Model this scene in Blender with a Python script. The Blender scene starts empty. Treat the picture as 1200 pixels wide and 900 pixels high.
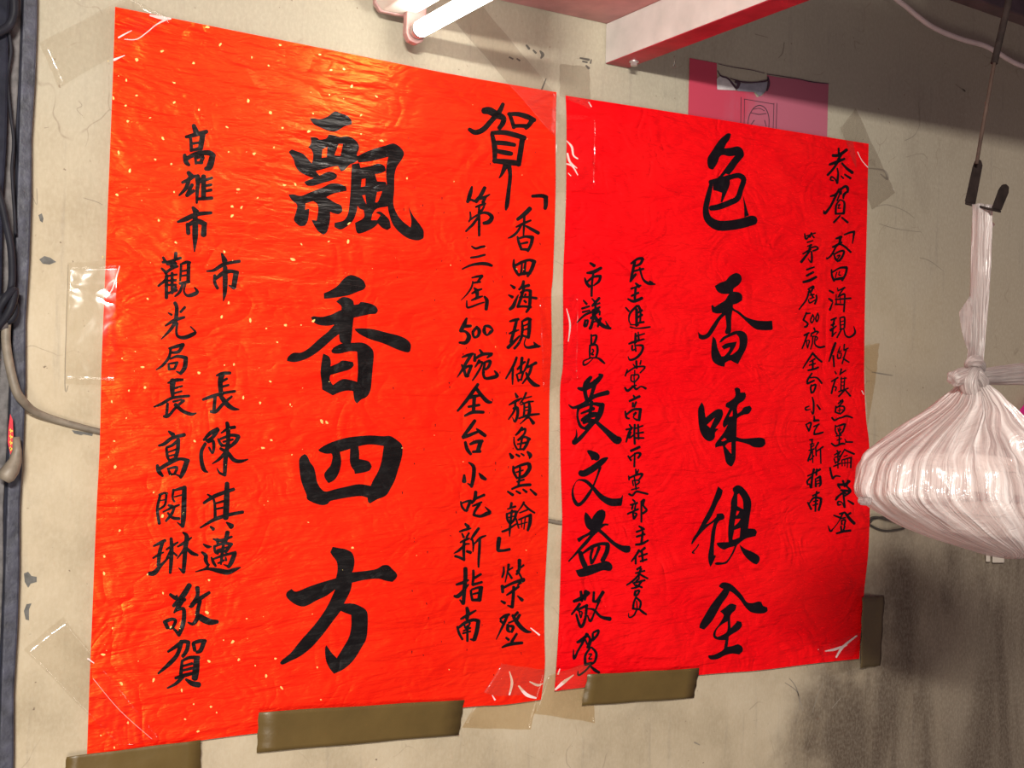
import bpy, bmesh, math, random
from mathutils import Vector, Matrix, geometry, noise

# ---------------------------------------------------------------- camera
S = bpy.context.scene
COL = S.collection
FPX = 1450.0                      # focal length in pixels of the 1200 px wide frame
DIST = 1.7931                     # camera to wall, metres
ROT = ((0.8581166805537377, -0.024810029728654082, -0.5128549746081222),
       (0.03059128878043931, 0.9995279640579279, 0.0028323341902709073),
       (0.5125426183315747, -0.018119367844296068, 0.8584705894221054))   # rows: right, down, forward (x, down, into wall)
def _v(r): return Vector((r[0], r[2], -r[1]))
RIGHT, DOWN, FWD = (_v(r) for r in ROT)
EYE = Vector((0, -DIST, 0))
cam = bpy.data.cameras.new('camera'); cam_o = bpy.data.objects.new('camera', cam); COL.objects.link(cam_o)
cam.sensor_fit = 'HORIZONTAL'; cam.sensor_width = 36; cam.lens = FPX / 1200 * 36
cam.clip_start = 0.02
M = Matrix((RIGHT, -DOWN, -FWD)).transposed().to_4x4(); M.translation = EYE
cam_o.matrix_world = M
S.camera = cam_o

# ---------------------------------------------------------------- light and exposure
S.view_settings.view_transform = 'Standard'
S.view_settings.look = 'None'
S.view_settings.exposure = 0.0
S.view_settings.gamma = 1.0
S.view_settings.use_curve_mapping = False
W = bpy.data.worlds.new('world'); S.world = W; W.use_nodes = True
W.node_tree.nodes['Background'].inputs[0].default_value = (0.98, 0.66, 0.84, 1)
W.node_tree.nodes['Background'].inputs[1].default_value = 0.105
TUBE_L = 22.0                     # radiance of the fluorescent tube
def area(name, loc, target, sx, sy, power, col):
    l = bpy.data.lights.new(name, 'AREA'); l.shape = 'RECTANGLE'; l.size = sx; l.size_y = sy; l.energy = power; l.color = col
    o = bpy.data.objects.new(name, l); COL.objects.link(o); o.location = loc
    o.rotation_euler = (Vector(target) - Vector(loc)).to_track_quat('-Z', 'Y').to_euler()
    return o
area('assumed_street_daylight', (-0.5, -2.7, -1.2), (1.1, 0, -0.5), 0.9, 1.2, 36, (1.0, 0.93, 0.82))  # assumed daylight from the unseen street side, added to brighten the lower wall
# added area light, unseen behind the camera, level with the underside of the beam
area('added_lamp', (-0.45, -2.50, 0.605), (1.5, 0, -0.15), 0.4, 0.06, 96, (1.0, 0.955, 0.87))

# ---------------------------------------------------------------- helpers
def at(px, py, d=0.0):
    """the point of the place at distance d in front of the wall that the photograph shows at (px, py)"""
    r = FWD * FPX + RIGHT * (px - 600) + DOWN * (py - 450)
    return EYE + r * ((DIST - d) / r.y)

def pix(p):
    v = Vector(p)-EYE; k = FPX/v.dot(FWD); return 600+v.dot(RIGHT)*k, 450+v.dot(DOWN)*k

def tag(o, label=None, cat=None, group=None, kind=None):
    if label: o['label'] = label
    if cat: o['category'] = cat
    if group: o['group'] = group
    if kind: o['kind'] = kind
    return o

def empty(name, loc, label, cat, group=None):
    o = bpy.data.objects.new(name, None); COL.objects.link(o); o.location = loc; o.empty_display_size = 0.05
    return tag(o, label, cat, group)

def build(name, bm, mat, parent=None, smooth=True):
    me = bpy.data.meshes.new(name)
    bmesh.ops.recalc_face_normals(bm, faces=bm.faces) if getattr(bm, 'fix', False) else None
    bm.to_mesh(me); bm.free()
    o = bpy.data.objects.new(name, me); COL.objects.link(o)
    for m in (mat if isinstance(mat, (list, tuple)) else [mat]): me.materials.append(m)
    for p in me.polygons: p.use_smooth = smooth
    if parent:
        o.parent = parent; o.matrix_parent_inverse = Matrix.Translation(-parent.location) if parent.type == 'EMPTY' else Matrix()
    return o

def catmull(pts, n=5, closed=False, corner=None):
    """smooth a list of equal-length tuples"""
    out = []; N = len(pts)
    sharp = set()
    if corner is not None:
        for i in range(N):
            a, b, c = pts[i-1], pts[i], pts[(i+1) % N]
            u = Vector((b[0]-a[0], b[1]-a[1])); v = Vector((c[0]-b[0], c[1]-b[1]))
            if u.length > 0 and v.length > 0 and u.angle(v) > corner: sharp.add(i)
    for i in range(N if closed else N-1):
        i1, i2 = i, (i+1) % N
        p1, p2 = pts[i1], pts[i2]
        p0 = pts[i-1] if (closed or i > 0) else p1
        p3 = pts[(i+2) % N] if (closed or i+2 < N) else p2
        if i1 in sharp: p0 = p1
        if i2 in sharp: p3 = p2
        for k in range(n):
            t = k/n
            out.append(tuple(0.5*((2*b)+(-a+c)*t+(2*a-5*b+4*c-e)*t*t+(-a+3*b-3*c+e)*t**3) for a, b, c, e in zip(p0, p1, p2, p3)))
    if not closed: out.append(tuple(pts[-1]))
    return out

def add_tube(bm, pts, rad, seg=10, cap=True, mi=0):
    """round tube along 3D points; rad a number or a list"""
    pts = [Vector(p) for p in pts]
    R = rad if isinstance(rad, (list, tuple)) else [rad]*len(pts)
    T = [(pts[min(i+1, len(pts)-1)] - pts[max(i-1, 0)]).normalized() for i in range(len(pts))]
    n = T[0].orthogonal().normalized(); rings = []
    for p, t, r in zip(pts, T, R):
        n = (n - t*n.dot(t)).normalized(); b = t.cross(n)
        rings.append([bm.verts.new(p + (n*math.cos(a) + b*math.sin(a))*r) for a in (2*math.pi*k/seg for k in range(seg))])
    for A, B in zip(rings, rings[1:]):
        for k in range(seg):
            f = bm.faces.new((A[k], A[(k+1) % seg], B[(k+1) % seg], B[k])); f.material_index = mi
    if cap:
        bm.faces.new(rings[0][::-1]).material_index = mi; bm.faces.new(rings[-1]).material_index = mi
    return rings

def add_hull(bm, lo, hi, mi=0):
    """box between two quads of points (same winding)"""
    a = [bm.verts.new(p) for p in lo]; b = [bm.verts.new(p) for p in hi]
    fs = [bm.faces.new(a[::-1]), bm.faces.new(b)]
    n = len(a)
    for k in range(n): fs.append(bm.faces.new((a[k], a[(k+1) % n], b[(k+1) % n], b[k])))
    for f in fs: f.material_index = mi
    return fs

def add_box(bm, x0, x1, y0, y1, z0, z1, mi=0):
    return add_hull(bm, [(x0, y0, z0), (x1, y0, z0), (x1, y1, z0), (x0, y1, z0)], [(x0, y0, z1), (x1, y0, z1), (x1, y1, z1), (x0, y1, z1)], mi)

def fix(bm):
    bmesh.ops.recalc_face_normals(bm, faces=bm.faces); return bm

def bevel(o, w, seg=2):
    m = o.modifiers.new('bevel', 'BEVEL'); m.width = w; m.segments = seg; m.limit_method = 'ANGLE'; return o

def inside(x, y, loops):
    c = False
    for L in loops:
        j = len(L)-1
        for i in range(len(L)):
            (xi, yi), (xj, yj) = L[i], L[j]
            if (yi > y) != (yj > y) and x < (xj-xi)*(y-yi)/(yj-yi)+xi: c = not c
            j = i
    return c

def fill(bm, loops, put, step):
    """triangulate outline loops (even-odd) with inner points every step, so the film can follow what it lies on"""
    vs, es = [], []
    for L in loops:
        s = len(vs); vs += [Vector(p) for p in L]; es += [(s+i, s+(i+1) % len(L)) for i in range(len(L))]
    xs = [v.x for v in vs]; ys = [v.y for v in vs]
    y = min(ys)+step/2
    while y < max(ys):
        x = min(xs)+step/2
        while x < max(xs):
            if inside(x, y, loops): vs.append(Vector((x, y)))
            x += step
        y += step
    v2, e2, f2, *_ = geometry.delaunay_2d_cdt(vs, es, [], 0, 1e-4)
    new = {}
    for f in f2:
        cx = sum(v2[i].x for i in f)/len(f); cy = sum(v2[i].y for i in f)/len(f)
        if not inside(cx, cy, loops): continue
        q = []
        for i in f:
            if i not in new: new[i] = bm.verts.new(put(v2[i].x, v2[i].y))
            q.append(new[i])
        try: bm.faces.new(q)
        except ValueError: pass

def stroke(bm, pts, put):
    """one pull of a brush: points with widths, round ends"""
    P = catmull(pts, 5)
    rows = []
    for i, (x, y, w) in enumerate(P):
        a, b = P[max(i-1, 0)], P[min(i+1, len(P)-1)]
        t = Vector((b[0]-a[0], b[1]-a[1]))
        t = t.normalized() if t.length > 1e-6 else Vector((0, 1))
        n = Vector((-t.y, t.x))*max(w, 0.15)/2
        rows.append((bm.verts.new(put(x+n.x, y+n.y)), bm.verts.new(put(x, y)), bm.verts.new(put(x-n.x, y-n.y))))
        if i in (0, len(P)-1):
            s = -1 if i == 0 else 1; arc = [rows[-1][0]]
            for k in range(1, 6):
                a_ = math.pi*k/6
                arc.append(bm.verts.new(put(x+n.x*math.cos(a_)+t.x*s*math.sin(a_)*w*0.42, y+n.y*math.cos(a_)+t.y*s*math.sin(a_)*w*0.42)))
            arc.append(rows[-1][2])
            for u, v in zip(arc, arc[1:]): bm.faces.new((rows[-1][1], u, v))
    for A, B in zip(rows, rows[1:]):
        bm.faces.new((A[0], A[1], B[1], B[0])); bm.faces.new((A[1], A[2], B[2], B[1]))

def face_camera(bm):
    for f in bm.faces:
        f.normal_update()
        if f.normal.y > 0: f.normal_flip()
    return bm

# ---------------------------------------------------------------- materials
def material(name):
    m = bpy.data.materials.new(name); m.use_nodes = True
    return m, m.node_tree, m.node_tree.nodes['Principled BSDF']
def N(nt, t, **kw):
    n = nt.nodes.new(t)
    for k, v in kw.items():
        if k.startswith('_'): setattr(n, k[1:], v)
    return n
def lk(nt, a, b): nt.links.new(a, b)
def coords(nt, scale):
    g = N(nt, 'ShaderNodeNewGeometry'); m = N(nt, 'ShaderNodeMapping'); m.inputs['Scale'].default_value = scale
    lk(nt, g.outputs['Position'], m.inputs['Vector']); return m.outputs[0]
def noise_tex(nt, vec, scale, detail=4, rough=0.55, dist=0.0):
    n = N(nt, 'ShaderNodeTexNoise'); n.inputs['Scale'].default_value = scale; n.inputs['Detail'].default_value = detail
    n.inputs['Roughness'].default_value = rough; n.inputs['Distortion'].default_value = dist
    lk(nt, vec, n.inputs['Vector']); return n.outputs[0]
def ramp(nt, fac, stops):
    r = N(nt, 'ShaderNodeValToRGB'); e = r.color_ramp.elements
    while len(e) < len(stops): e.new(0.5)
    for el, (p, c) in zip(e, stops): el.position = p; el.color = (*c, 1) if len(c) == 3 else c
    lk(nt, fac, r.inputs[0]); return r.outputs[0]
def mixc(nt, fac, a, b, mode='MIX'):
    m = N(nt, 'ShaderNodeMix'); m.data_type = 'RGBA'; m.blend_type = mode
    for s, v in ((m.inputs[0], fac), (m.inputs[6], a), (m.inputs[7], b)):
        if isinstance(v, (int, float)): s.default_value = v
        elif isinstance(v, tuple): s.default_value = (*v, 1)
        else: lk(nt, v, s)
    return m.outputs[2]
def math_(nt, op, a, b=None, clamp=False):
    m = N(nt, 'ShaderNodeMath'); m.operation = op; m.use_clamp = clamp
    for s, v in ((m.inputs[0], a), (m.inputs[1], b)):
        if v is None: continue
        if isinstance(v, (int, float)): s.default_value = v
        else: lk(nt, v, s)
    return m.outputs[0]
def maprange(nt, v, a, b, c=0.0, d=1.0):
    m = N(nt, 'ShaderNodeMapRange'); m.interpolation_type = 'SMOOTHSTEP'
    lk(nt, v, m.inputs[0])
    for k, x in enumerate((a, b, c, d)): m.inputs[k+1].default_value = x
    return m.outputs[0]
def bump(nt, bsdf, h, strength=0.3, dist=0.01):
    b = N(nt, 'ShaderNodeBump'); b.inputs['Strength'].default_value = strength; b.inputs['Distance'].default_value = dist
    lk(nt, h, b.inputs['Height']); lk(nt, b.outputs[0], bsdf.inputs['Normal']); return b
def plain(name, col, rough=0.5, metal=0.0, var=0.15, scale=30, bumpy=0.0):
    """painted or plastic surface with slight unevenness"""
    m, nt, b = material(name)
    v = coords(nt, (1, 1, 1)); n = noise_tex(nt, v, scale, 5)
    c = ramp(nt, n, [(0.3, tuple(x*(1-var) for x in col)), (0.7, tuple(min(1, x*(1+var)) for x in col))])
    lk(nt, c, b.inputs['Base Color']); b.inputs['Roughness'].default_value = rough; b.inputs['Metallic'].default_value = metal
    if bumpy: bump(nt, b, n, bumpy, 0.004)
    return m

def wrinkle_height(nt, k):
    """creases of a thin sheet pasted flat: long shallow folds running across, finer crumples on top"""
    a = noise_tex(nt, coords(nt, (1.0, 1, 5.0)), 7, 3, 0.5, 0.6)
    b = noise_tex(nt, coords(nt, (1.6, 1, 6.0)), 22, 3, 0.55, 0.8)
    c = noise_tex(nt, coords(nt, (1, 1, 1.3)), 9, 2, 0.5, 1.5)
    c = math_(nt, 'ABSOLUTE', math_(nt, 'SUBTRACT', c, 0.5))
    return math_(nt, 'ADD', math_(nt, 'ADD', math_(nt, 'MULTIPLY', a, 1.0), math_(nt, 'MULTIPLY', b, 0.20)), math_(nt, 'MULTIPLY', c, k))

def paper_mat(name, dark, light, rough, tint, spec, strength, k, dist, ior=1.5):
    m, nt, b = material(name)
    n = noise_tex(nt, coords(nt, (1, 1, 1.6)), 5, 5, 0.6)
    lk(nt, ramp(nt, n, [(0.35, dark), (0.68, light)]), b.inputs['Base Color'])
    b.inputs['Roughness'].default_value = rough
    b.inputs['Specular IOR Level'].default_value = spec; b.inputs['IOR'].default_value = ior
    b.inputs['Specular Tint'].default_value = (*tint, 1)
    bump(nt, b, wrinkle_height(nt, k), strength, dist)
    return m
MAT = {}
MAT['paper_gold'] = paper_mat('gold flecked red paper', (0.88, 0.0035, 0.004), (0.93, 0.012, 0.006), 0.38, (1.0, 0.40, 0.05), 0.5, 0.65, 0.8, 0.012, 2.5)
MAT['paper_red'] = paper_mat('crimson red paper', (0.82, 0.002, 0.006), (0.90, 0.006, 0.008), 0.5, (1.0, 0.3, 0.25), 0.3, 1.0, 0.9, 0.012)
def ink_mat(name, col, rough, spec, strength):
    m, nt, b = material(name)
    b.inputs['Base Color'].default_value = (*col, 1)
    r = noise_tex(nt, coords(nt, (1, 1, 2)), 40, 3)
    lk(nt, maprange(nt, r, 0.3, 0.7, rough-0.08, rough+0.1), b.inputs['Roughness'])
    b.inputs['Specular IOR Level'].default_value = spec
    bump(nt, b, wrinkle_height(nt, 0.8), strength, 0.012)
    return m
MAT['ink_gloss'] = ink_mat('glossy black ink', (0.006, 0.005, 0.005), 0.34, 0.4, 0.7)
MAT['ink'] = ink_mat('black ink', (0.006, 0.004, 0.006), 0.5, 0.2, 0.55)
MAT['gold'] = plain('gold leaf', (0.95, 0.66, 0.20), 0.4, 0.25)

def wall_mat():
    m, nt, b = material('grimy cream painted wall')
    g = N(nt, 'ShaderNodeNewGeometry'); sep = N(nt, 'ShaderNodeSeparateXYZ'); lk(nt, g.outputs['Position'], sep.inputs[0])
    X, Z = sep.outputs[0], sep.outputs[2]
    p = coords(nt, (1, 1, 1))
    mott = noise_tex(nt, p, 6, 7, 0.62)
    col = ramp(nt, mott, [(0.28, (0.36, 0.29, 0.19)), (0.50, (0.475, 0.39, 0.268)), (0.70, (0.54, 0.455, 0.325))])
    # upper wall darkened in its colour to offset the tube's brightness
    up = math_(nt, 'ADD', Z, math_(nt, 'MULTIPLY', math_(nt, 'SUBTRACT', mott, 0.5), 0.3))
    col = mixc(nt, maprange(nt, up, 0.10, 0.60, 0.0, 0.75), col, (0.36, 0.335, 0.262))
    # right end of the wall is browner
    ri = math_(nt, 'ADD', X, math_(nt, 'MULTIPLY', math_(nt, 'SUBTRACT', mott, 0.5), 0.5))
    col = mixc(nt, maprange(nt, ri, 1.75, 2.3, 0.0, 0.8), col, (0.355, 0.295, 0.22))
    # vertical drip streaks
    st = noise_tex(nt, coords(nt, (1, 1, 0.07)), 55, 4, 0.6)
    col = mixc(nt, maprange(nt, st, 0.56, 0.75, 0.0, 0.30), col, (0.20, 0.175, 0.15))
    # grime and bag shadow painted low on the right, ragged, with vertical runs
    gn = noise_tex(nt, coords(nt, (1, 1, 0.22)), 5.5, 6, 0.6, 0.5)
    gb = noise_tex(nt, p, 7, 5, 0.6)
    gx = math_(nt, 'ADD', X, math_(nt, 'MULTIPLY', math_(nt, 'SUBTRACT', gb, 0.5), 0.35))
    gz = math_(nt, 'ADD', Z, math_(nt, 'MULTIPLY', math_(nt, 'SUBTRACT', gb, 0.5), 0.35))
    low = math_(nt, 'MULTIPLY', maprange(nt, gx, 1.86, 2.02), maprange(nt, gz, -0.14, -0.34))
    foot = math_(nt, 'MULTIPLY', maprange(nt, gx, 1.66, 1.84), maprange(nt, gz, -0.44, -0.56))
    grime_shadow = math_(nt, 'MAXIMUM', low, foot)
    grime_shadow = math_(nt, 'MULTIPLY', grime_shadow, maprange(nt, gn, 0.36, 0.62, 0.55, 1.0))
    col = mixc(nt, math_(nt, 'MULTIPLY', grime_shadow, 0.90), col, (0.070, 0.046, 0.032))
    # greasy smears and old paste marks
    sm = noise_tex(nt, coords(nt, (1, 1, 0.6)), 3.2, 8, 0.68, 0.4)
    col = mixc(nt, maprange(nt, sm, 0.52, 0.70, 0.0, 0.38), col, (0.25, 0.205, 0.15))
    ck = N(nt, 'ShaderNodeTexVoronoi'); ck.feature = 'DISTANCE_TO_EDGE'; ck.inputs['Scale'].default_value = 7
    wv = N(nt, 'ShaderNodeVectorMath'); wv.operation = 'MULTIPLY_ADD'; nv = N(nt, 'ShaderNodeTexNoise'); nv.inputs['Scale'].default_value = 9; lk(nt, p, nv.inputs['Vector'])
    lk(nt, nv.outputs[1], wv.inputs[0]); wv.inputs[1].default_value = (0.12, 0.12, 0.12); lk(nt, p, wv.inputs[2]); lk(nt, wv.outputs[0], ck.inputs['Vector'])
    col = mixc(nt, math_(nt, 'MULTIPLY', maprange(nt, ck.outputs['Distance'], 0.010, 0.0), maprange(nt, gb, 0.52, 0.62, 0.0, 0.55)), col, (0.22, 0.17, 0.12))
    # specks
    sp = noise_tex(nt, p, 120, 2, 0.5)
    spm = noise_tex(nt, p, 9, 2)
    col = mixc(nt, math_(nt, 'MULTIPLY', maprange(nt, sp, 0.70, 0.76), maprange(nt, spm, 0.4, 0.6)), col, (0.16, 0.11, 0.07))
    fine = noise_tex(nt, coords(nt, (1, 1, 0.6)), 210, 3, 0.6)
    col = mixc(nt, maprange(nt, fine, 0.35, 0.75, 0.0, 0.16), col, (0.66, 0.59, 0.46))
    lk(nt, col, b.inputs['Base Color']); b.inputs['Roughness'].default_value = 0.72; b.inputs['Specular IOR Level'].default_value = 0.25
    h = math_(nt, 'ADD', math_(nt, 'MULTIPLY', mott, 1.0), math_(nt, 'MULTIPLY', fine, 0.15))
    bump(nt, b, h, 0.35, 0.006)
    return m
MAT['wall'] = wall_mat()

def film(name, tint, gloss, rough, cover=0.0, cover_col=(0.5, 0.4, 0.3), crumple=0.22):
    """clear plastic film: lets light through, shines at its creases"""
    m, nt, b = material(name); nt.nodes.remove(b); out = nt.nodes['Material Output']
    t = N(nt, 'ShaderNodeBsdfTransparent'); t.inputs[0].default_value = (*tint, 1)
    g = N(nt, 'ShaderNodeBsdfGlossy'); g.inputs['Roughness'].default_value = rough
    d = N(nt, 'ShaderNodeBsdfDiffuse'); d.inputs[0].default_value = (*cover_col, 1)
    n = noise_tex(nt, coords(nt, (1, 1, 1)), 14, 2, 0.5, 1.0)
    r = math_(nt, 'ABSOLUTE', math_(nt, 'SUBTRACT', n, 0.5))
    bp = N(nt, 'ShaderNodeBump'); bp.inputs['Strength'].default_value = crumple; bp.inputs['Distance'].default_value = 0.008
    lk(nt, r, bp.inputs['Height']); lk(nt, bp.outputs[0], g.inputs['Normal'])
    a = N(nt, 'ShaderNodeMixShader'); a.inputs[0].default_value = cover; lk(nt, t.outputs[0], a.inputs[1]); lk(nt, d.outputs[0], a.inputs[2])
    c = N(nt, 'ShaderNodeMixShader'); c.inputs[0].default_value = gloss; lk(nt, a.outputs[0], c.inputs[1]); lk(nt, g.outputs[0], c.inputs[2])
    lk(nt, c.outputs[0], out.inputs[0]); return m
MAT['tape_clear'] = film('clear tape', (0.985, 0.98, 0.97), 0.02, 0.10)
MAT['tape_yellowed'] = film('yellowed clear tape', (0.975, 0.94, 0.88), 0.025, 0.2, 0.03, (0.52, 0.40, 0.26))
MAT['tape_dirty'] = film('dirty clear tape', (0.955, 0.945, 0.935), 0.02, 0.25, 0.035, (0.25, 0.22, 0.18))
MAT['tape_residue_glint'] = plain('torn white remnants and painted glints', (0.80, 0.62, 0.60), 0.4)  # real residue, and white glints of the tapes painted in the same tone
MAT['tape_brown'] = plain('brown packing tape', (0.125, 0.080, 0.024), 0.38, 0, 0.12, 14, 0.5)
MAT['tape_dark'] = plain('dark brown packing tape', (0.115, 0.082, 0.034), 0.34, 0, 0.12, 14, 0.5)

def bag_mat():
    m, nt, b = material('thin white plastic bag'); nt.nodes.remove(b); out = nt.nodes['Material Output']
    t = N(nt, 'ShaderNodeBsdfTransparent'); t.inputs[0].default_value = (0.97, 0.90, 0.89, 1)
    d = N(nt, 'ShaderNodeBsdfDiffuse'); d.inputs[0].default_value = (0.74, 0.655, 0.62, 1)
    l = N(nt, 'ShaderNodeBsdfTranslucent'); l.inputs[0].default_value = (0.72, 0.60, 0.57, 1)
    g = N(nt, 'ShaderNodeBsdfGlossy'); g.inputs['Roughness'].default_value = 0.22; g.inputs[0].default_value = (1, 1, 1, 1)
    tc = N(nt, 'ShaderNodeUVMap')
    mp = N(nt, 'ShaderNodeMapping'); mp.inputs['Scale'].default_value = (95, 2.2, 1); lk(nt, tc.outputs[0], mp.inputs['Vector'])
    n = noise_tex(nt, mp.outputs[0], 1.0, 3, 0.55, 0.4)
    cr = noise_tex(nt, coords(nt, (1, 1, 1)), 34, 3, 0.6, 1.0)
    lk(nt, ramp(nt, n, [(0.33, (0.56, 0.47, 0.455)), (0.50, (0.72, 0.63, 0.60)), (0.66, (0.90, 0.84, 0.81))]), d.inputs[0])   # thin single film to doubled folds
    h = math_(nt, 'ADD', n, math_(nt, 'MULTIPLY', math_(nt, 'ABSOLUTE', math_(nt, 'SUBTRACT', cr, 0.5)), 0.7))
    bp = N(nt, 'ShaderNodeBump'); bp.inputs['Strength'].default_value = 0.9; bp.inputs['Distance'].default_value = 0.006
    lk(nt, h, bp.inputs['Height'])
    for s in (d, l, g): lk(nt, bp.outputs[0], s.inputs['Normal'])
    a = N(nt, 'ShaderNodeMixShader'); a.inputs[0].default_value = 0.38; lk(nt, d.outputs[0], a.inputs[1]); lk(nt, l.outputs[0], a.inputs[2])
    c = N(nt, 'ShaderNodeMixShader'); c.inputs[0].default_value = 0.09; lk(nt, a.outputs[0], c.inputs[1]); lk(nt, g.outputs[0], c.inputs[2])
    e = N(nt, 'ShaderNodeMixShader'); lk(nt, maprange(nt, n, 0.32, 0.65, 0.45, 0.08), e.inputs[0]); lk(nt, c.outputs[0], e.inputs[1]); lk(nt, t.outputs[0], e.inputs[2])
    lk(nt, e.outputs[0], out.inputs[0]); return m
MAT['bag'] = bag_mat()
MAT['foam'] = plain('white foam', (0.86, 0.80, 0.74), 0.6, 0, 0.04)
MAT['strip_grey'] = plain('weathered grey board', (0.12, 0.11, 0.11), 0.7, 0, 0.45, 60, 0.5)
MAT['navy_metal'] = plain('chipped blue grey painted metal', (0.042, 0.043, 0.062), 0.5, 0, 0.5, 50, 0.5)
MAT['dark_metal'] = plain('dark navy metal sheet', (0.016, 0.017, 0.028), 0.45, 0, 0.4, 30, 0.3)
MAT['cable_black'] = plain('black rubber cable', (0.018, 0.018, 0.024), 0.5, 0, 0.3)
MAT['cable_grey'] = plain('dusty grey brown cable', (0.20, 0.165, 0.125), 0.5, 0, 0.25, 60)
MAT['cable_white'] = plain('pinkish white cable', (0.78, 0.62, 0.58), 0.4, 0, 0.06)
MAT['wire_dark'] = plain('dark wire', (0.06, 0.05, 0.04), 0.5)
MAT['chip'] = plain('bare grey plaster', (0.13, 0.125, 0.115), 0.9, 0, 0.3, 90)
MAT['beam_white'] = plain('scuffed white paint', (0.47, 0.43, 0.40), 0.55, 0, 0.12, 18, 0.2)
MAT['beam_red'] = plain('red paint', (0.42, 0.03, 0.05), 0.5, 0, 0.25, 25, 0.2)
MAT['roof_pink'] = plain('red roof paint with glare wash', (0.46, 0.20, 0.19), 0.5, 0, 0.25, 14, 0.2)  # pink wash of lens glare put into the roof's red
MAT['beam_dark'] = plain('dark reddish brown paint', (0.07, 0.045, 0.05), 0.6, 0, 0.3, 30)
MAT['steel'] = plain('steel', (0.55, 0.52, 0.50), 0.35, 0.8)
MAT['rust_iron'] = plain('rusty dark iron', (0.014, 0.009, 0.008), 0.85, 0.0, 0.4, 80, 0.3)
MAT['rod_brown'] = plain('brown rod', (0.045, 0.028, 0.022), 0.8, 0.0, 0.3, 60)
MAT['lamp_body'] = plain('white enamel', (0.72, 0.70, 0.62), 0.4, 0, 0.05)
MAT['lamp_holder'] = plain('pinkish lamp holder plastic', (0.42, 0.24, 0.22), 0.45, 0, 0.1)
MAT['pink_paper'] = None
for k_ in ('rust_iron', 'rod_brown', 'dark_metal', 'cable_black'): MAT[k_].node_tree.nodes['Principled BSDF'].inputs['Specular IOR Level'].default_value = 0.12
MAT['torn_pale'] = plain('torn pale paper back', (0.50, 0.46, 0.46), 0.7, 0, 0.2, 70)
MAT['torn_grey'] = plain('torn grey paper back', (0.24, 0.23, 0.27), 0.7, 0, 0.2, 70)
MAT['print_and_tear_shadow'] = plain('thin black print and tear shadow', (0.06, 0.03, 0.045), 0.6)  # print, and the painted shadow lines along the tears
MAT['crack'] = plain('fine crack', (0.26, 0.22, 0.17), 0.9)
MAT['smudge'] = plain('smudged black ink', (0.10, 0.09, 0.075), 0.8)
MAT['magenta'] = plain('magenta plastic', (0.62, 0.02, 0.20), 0.4)
MAT['cream_plastic'] = plain('cream plastic', (0.66, 0.58, 0.48), 0.45, 0, 0.05)
MAT['tag_red'] = plain('red label', (0.55, 0.015, 0.03), 0.45)
MAT['tag_yellow'] = plain('yellow print', (0.75, 0.50, 0.05), 0.5)
m, nt, b = material('faded crimson paper'); MAT['pink_paper'] = m
n_ = noise_tex(nt, coords(nt, (1, 1, 0.35)), 12, 6, 0.6)
g_ = N(nt, 'ShaderNodeNewGeometry'); s_ = N(nt, 'ShaderNodeSeparateXYZ'); lk(nt, g_.outputs['Position'], s_.inputs[0])
fd = math_(nt, 'ADD', s_.outputs[0], math_(nt, 'MULTIPLY', math_(nt, 'SUBTRACT', n_, 0.5), 0.35))
lk(nt, mixc(nt, maprange(nt, fd, 1.50, 1.62), (0.50, 0.045, 0.085), (0.42, 0.105, 0.155)), b.inputs['Base Color']); b.inputs['Roughness'].default_value = 0.7
m, nt, b = material('glowing fluorescent tube'); MAT['tube'] = m
b.inputs['Base Color'].default_value = (0.9, 0.9, 0.88, 1); b.inputs['Emission Color'].default_value = (1.0, 0.965, 0.89, 1); b.inputs['Emission Strength'].default_value = TUBE_L

# ---------------------------------------------------------------- the setting
bm = bmesh.new(); add_box(bm, 0.0, 3.2, 0, 0.12, -1.3, 1.25)
wall = tag(build('wall_back', fix(bm), MAT['wall'], smooth=False), 'grimy cream painted wall behind the red banners', kind='structure')
def at0(px, py): return at(px, py, 0.0006)
def wall_patch(name, loops, mat, d=0.0006, parent=wall, step=9, smoothed=1):
    bm = bmesh.new()
    L = [[p[:2] for p in catmull(l, smoothed, True)] if smoothed > 1 else l for l in loops]
    fill(bm, L, lambda x, y: at(x, y, d), step)
    return build(name, face_camera(bm), mat, parent, smooth=False)
wall_patch('paint_chip', [[(45, 252), (49, 250), (51, 256), (50, 261), (47, 259)]], MAT['chip'])
wall_patch('paint_chip', [[(46, 304), (52, 300), (59, 302), (66, 307), (58, 310), (50, 309)]], MAT['chip'])
wall_patch('paint_chip', [[(28, 672), (33, 670), (37, 675), (43, 676), (43, 682), (36, 684), (33, 689), (29, 682)]], MAT['chip'])
wall_patch('paint_chip', [[(31, 708), (37, 707), (34, 714), (34, 727), (30, 726), (28, 716)]], MAT['chip'])
wall_patch('paint_chip', [[(84, 504), (92, 505), (97, 506), (109, 508), (108, 511), (98, 509), (95, 510), (87, 508)]], MAT['chip'])
def wall_strokes(name, strokes, mat, d=0.0006, parent=wall):
    bm = bmesh.new()
    for s in strokes: stroke(bm, s, lambda x, y: at(x, y, d))
    return build(name, face_camera(bm), mat, parent, smooth=False)
wall_strokes('ink_smudge', [[(617, 53, 2), (620, 57, 3)], [(625, 59, 2), (628, 62, 2.5)], [(633, 60, 2), (636, 64, 4), (634, 68, 2)], [(597, 67, 2), (601, 69, 2)], [(606, 69, 2), (609, 71, 2)],
    [(680, 68, 2), (690, 70, 3)], [(683, 72, 2), (688, 73, 2)], [(693, 70, 1.5), (692, 74, 2)], [(687, 77, 2), (690, 80, 3)], [(640, 92, 1), (636, 102, 2), (634, 107, 1)]], MAT['smudge'])
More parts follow.
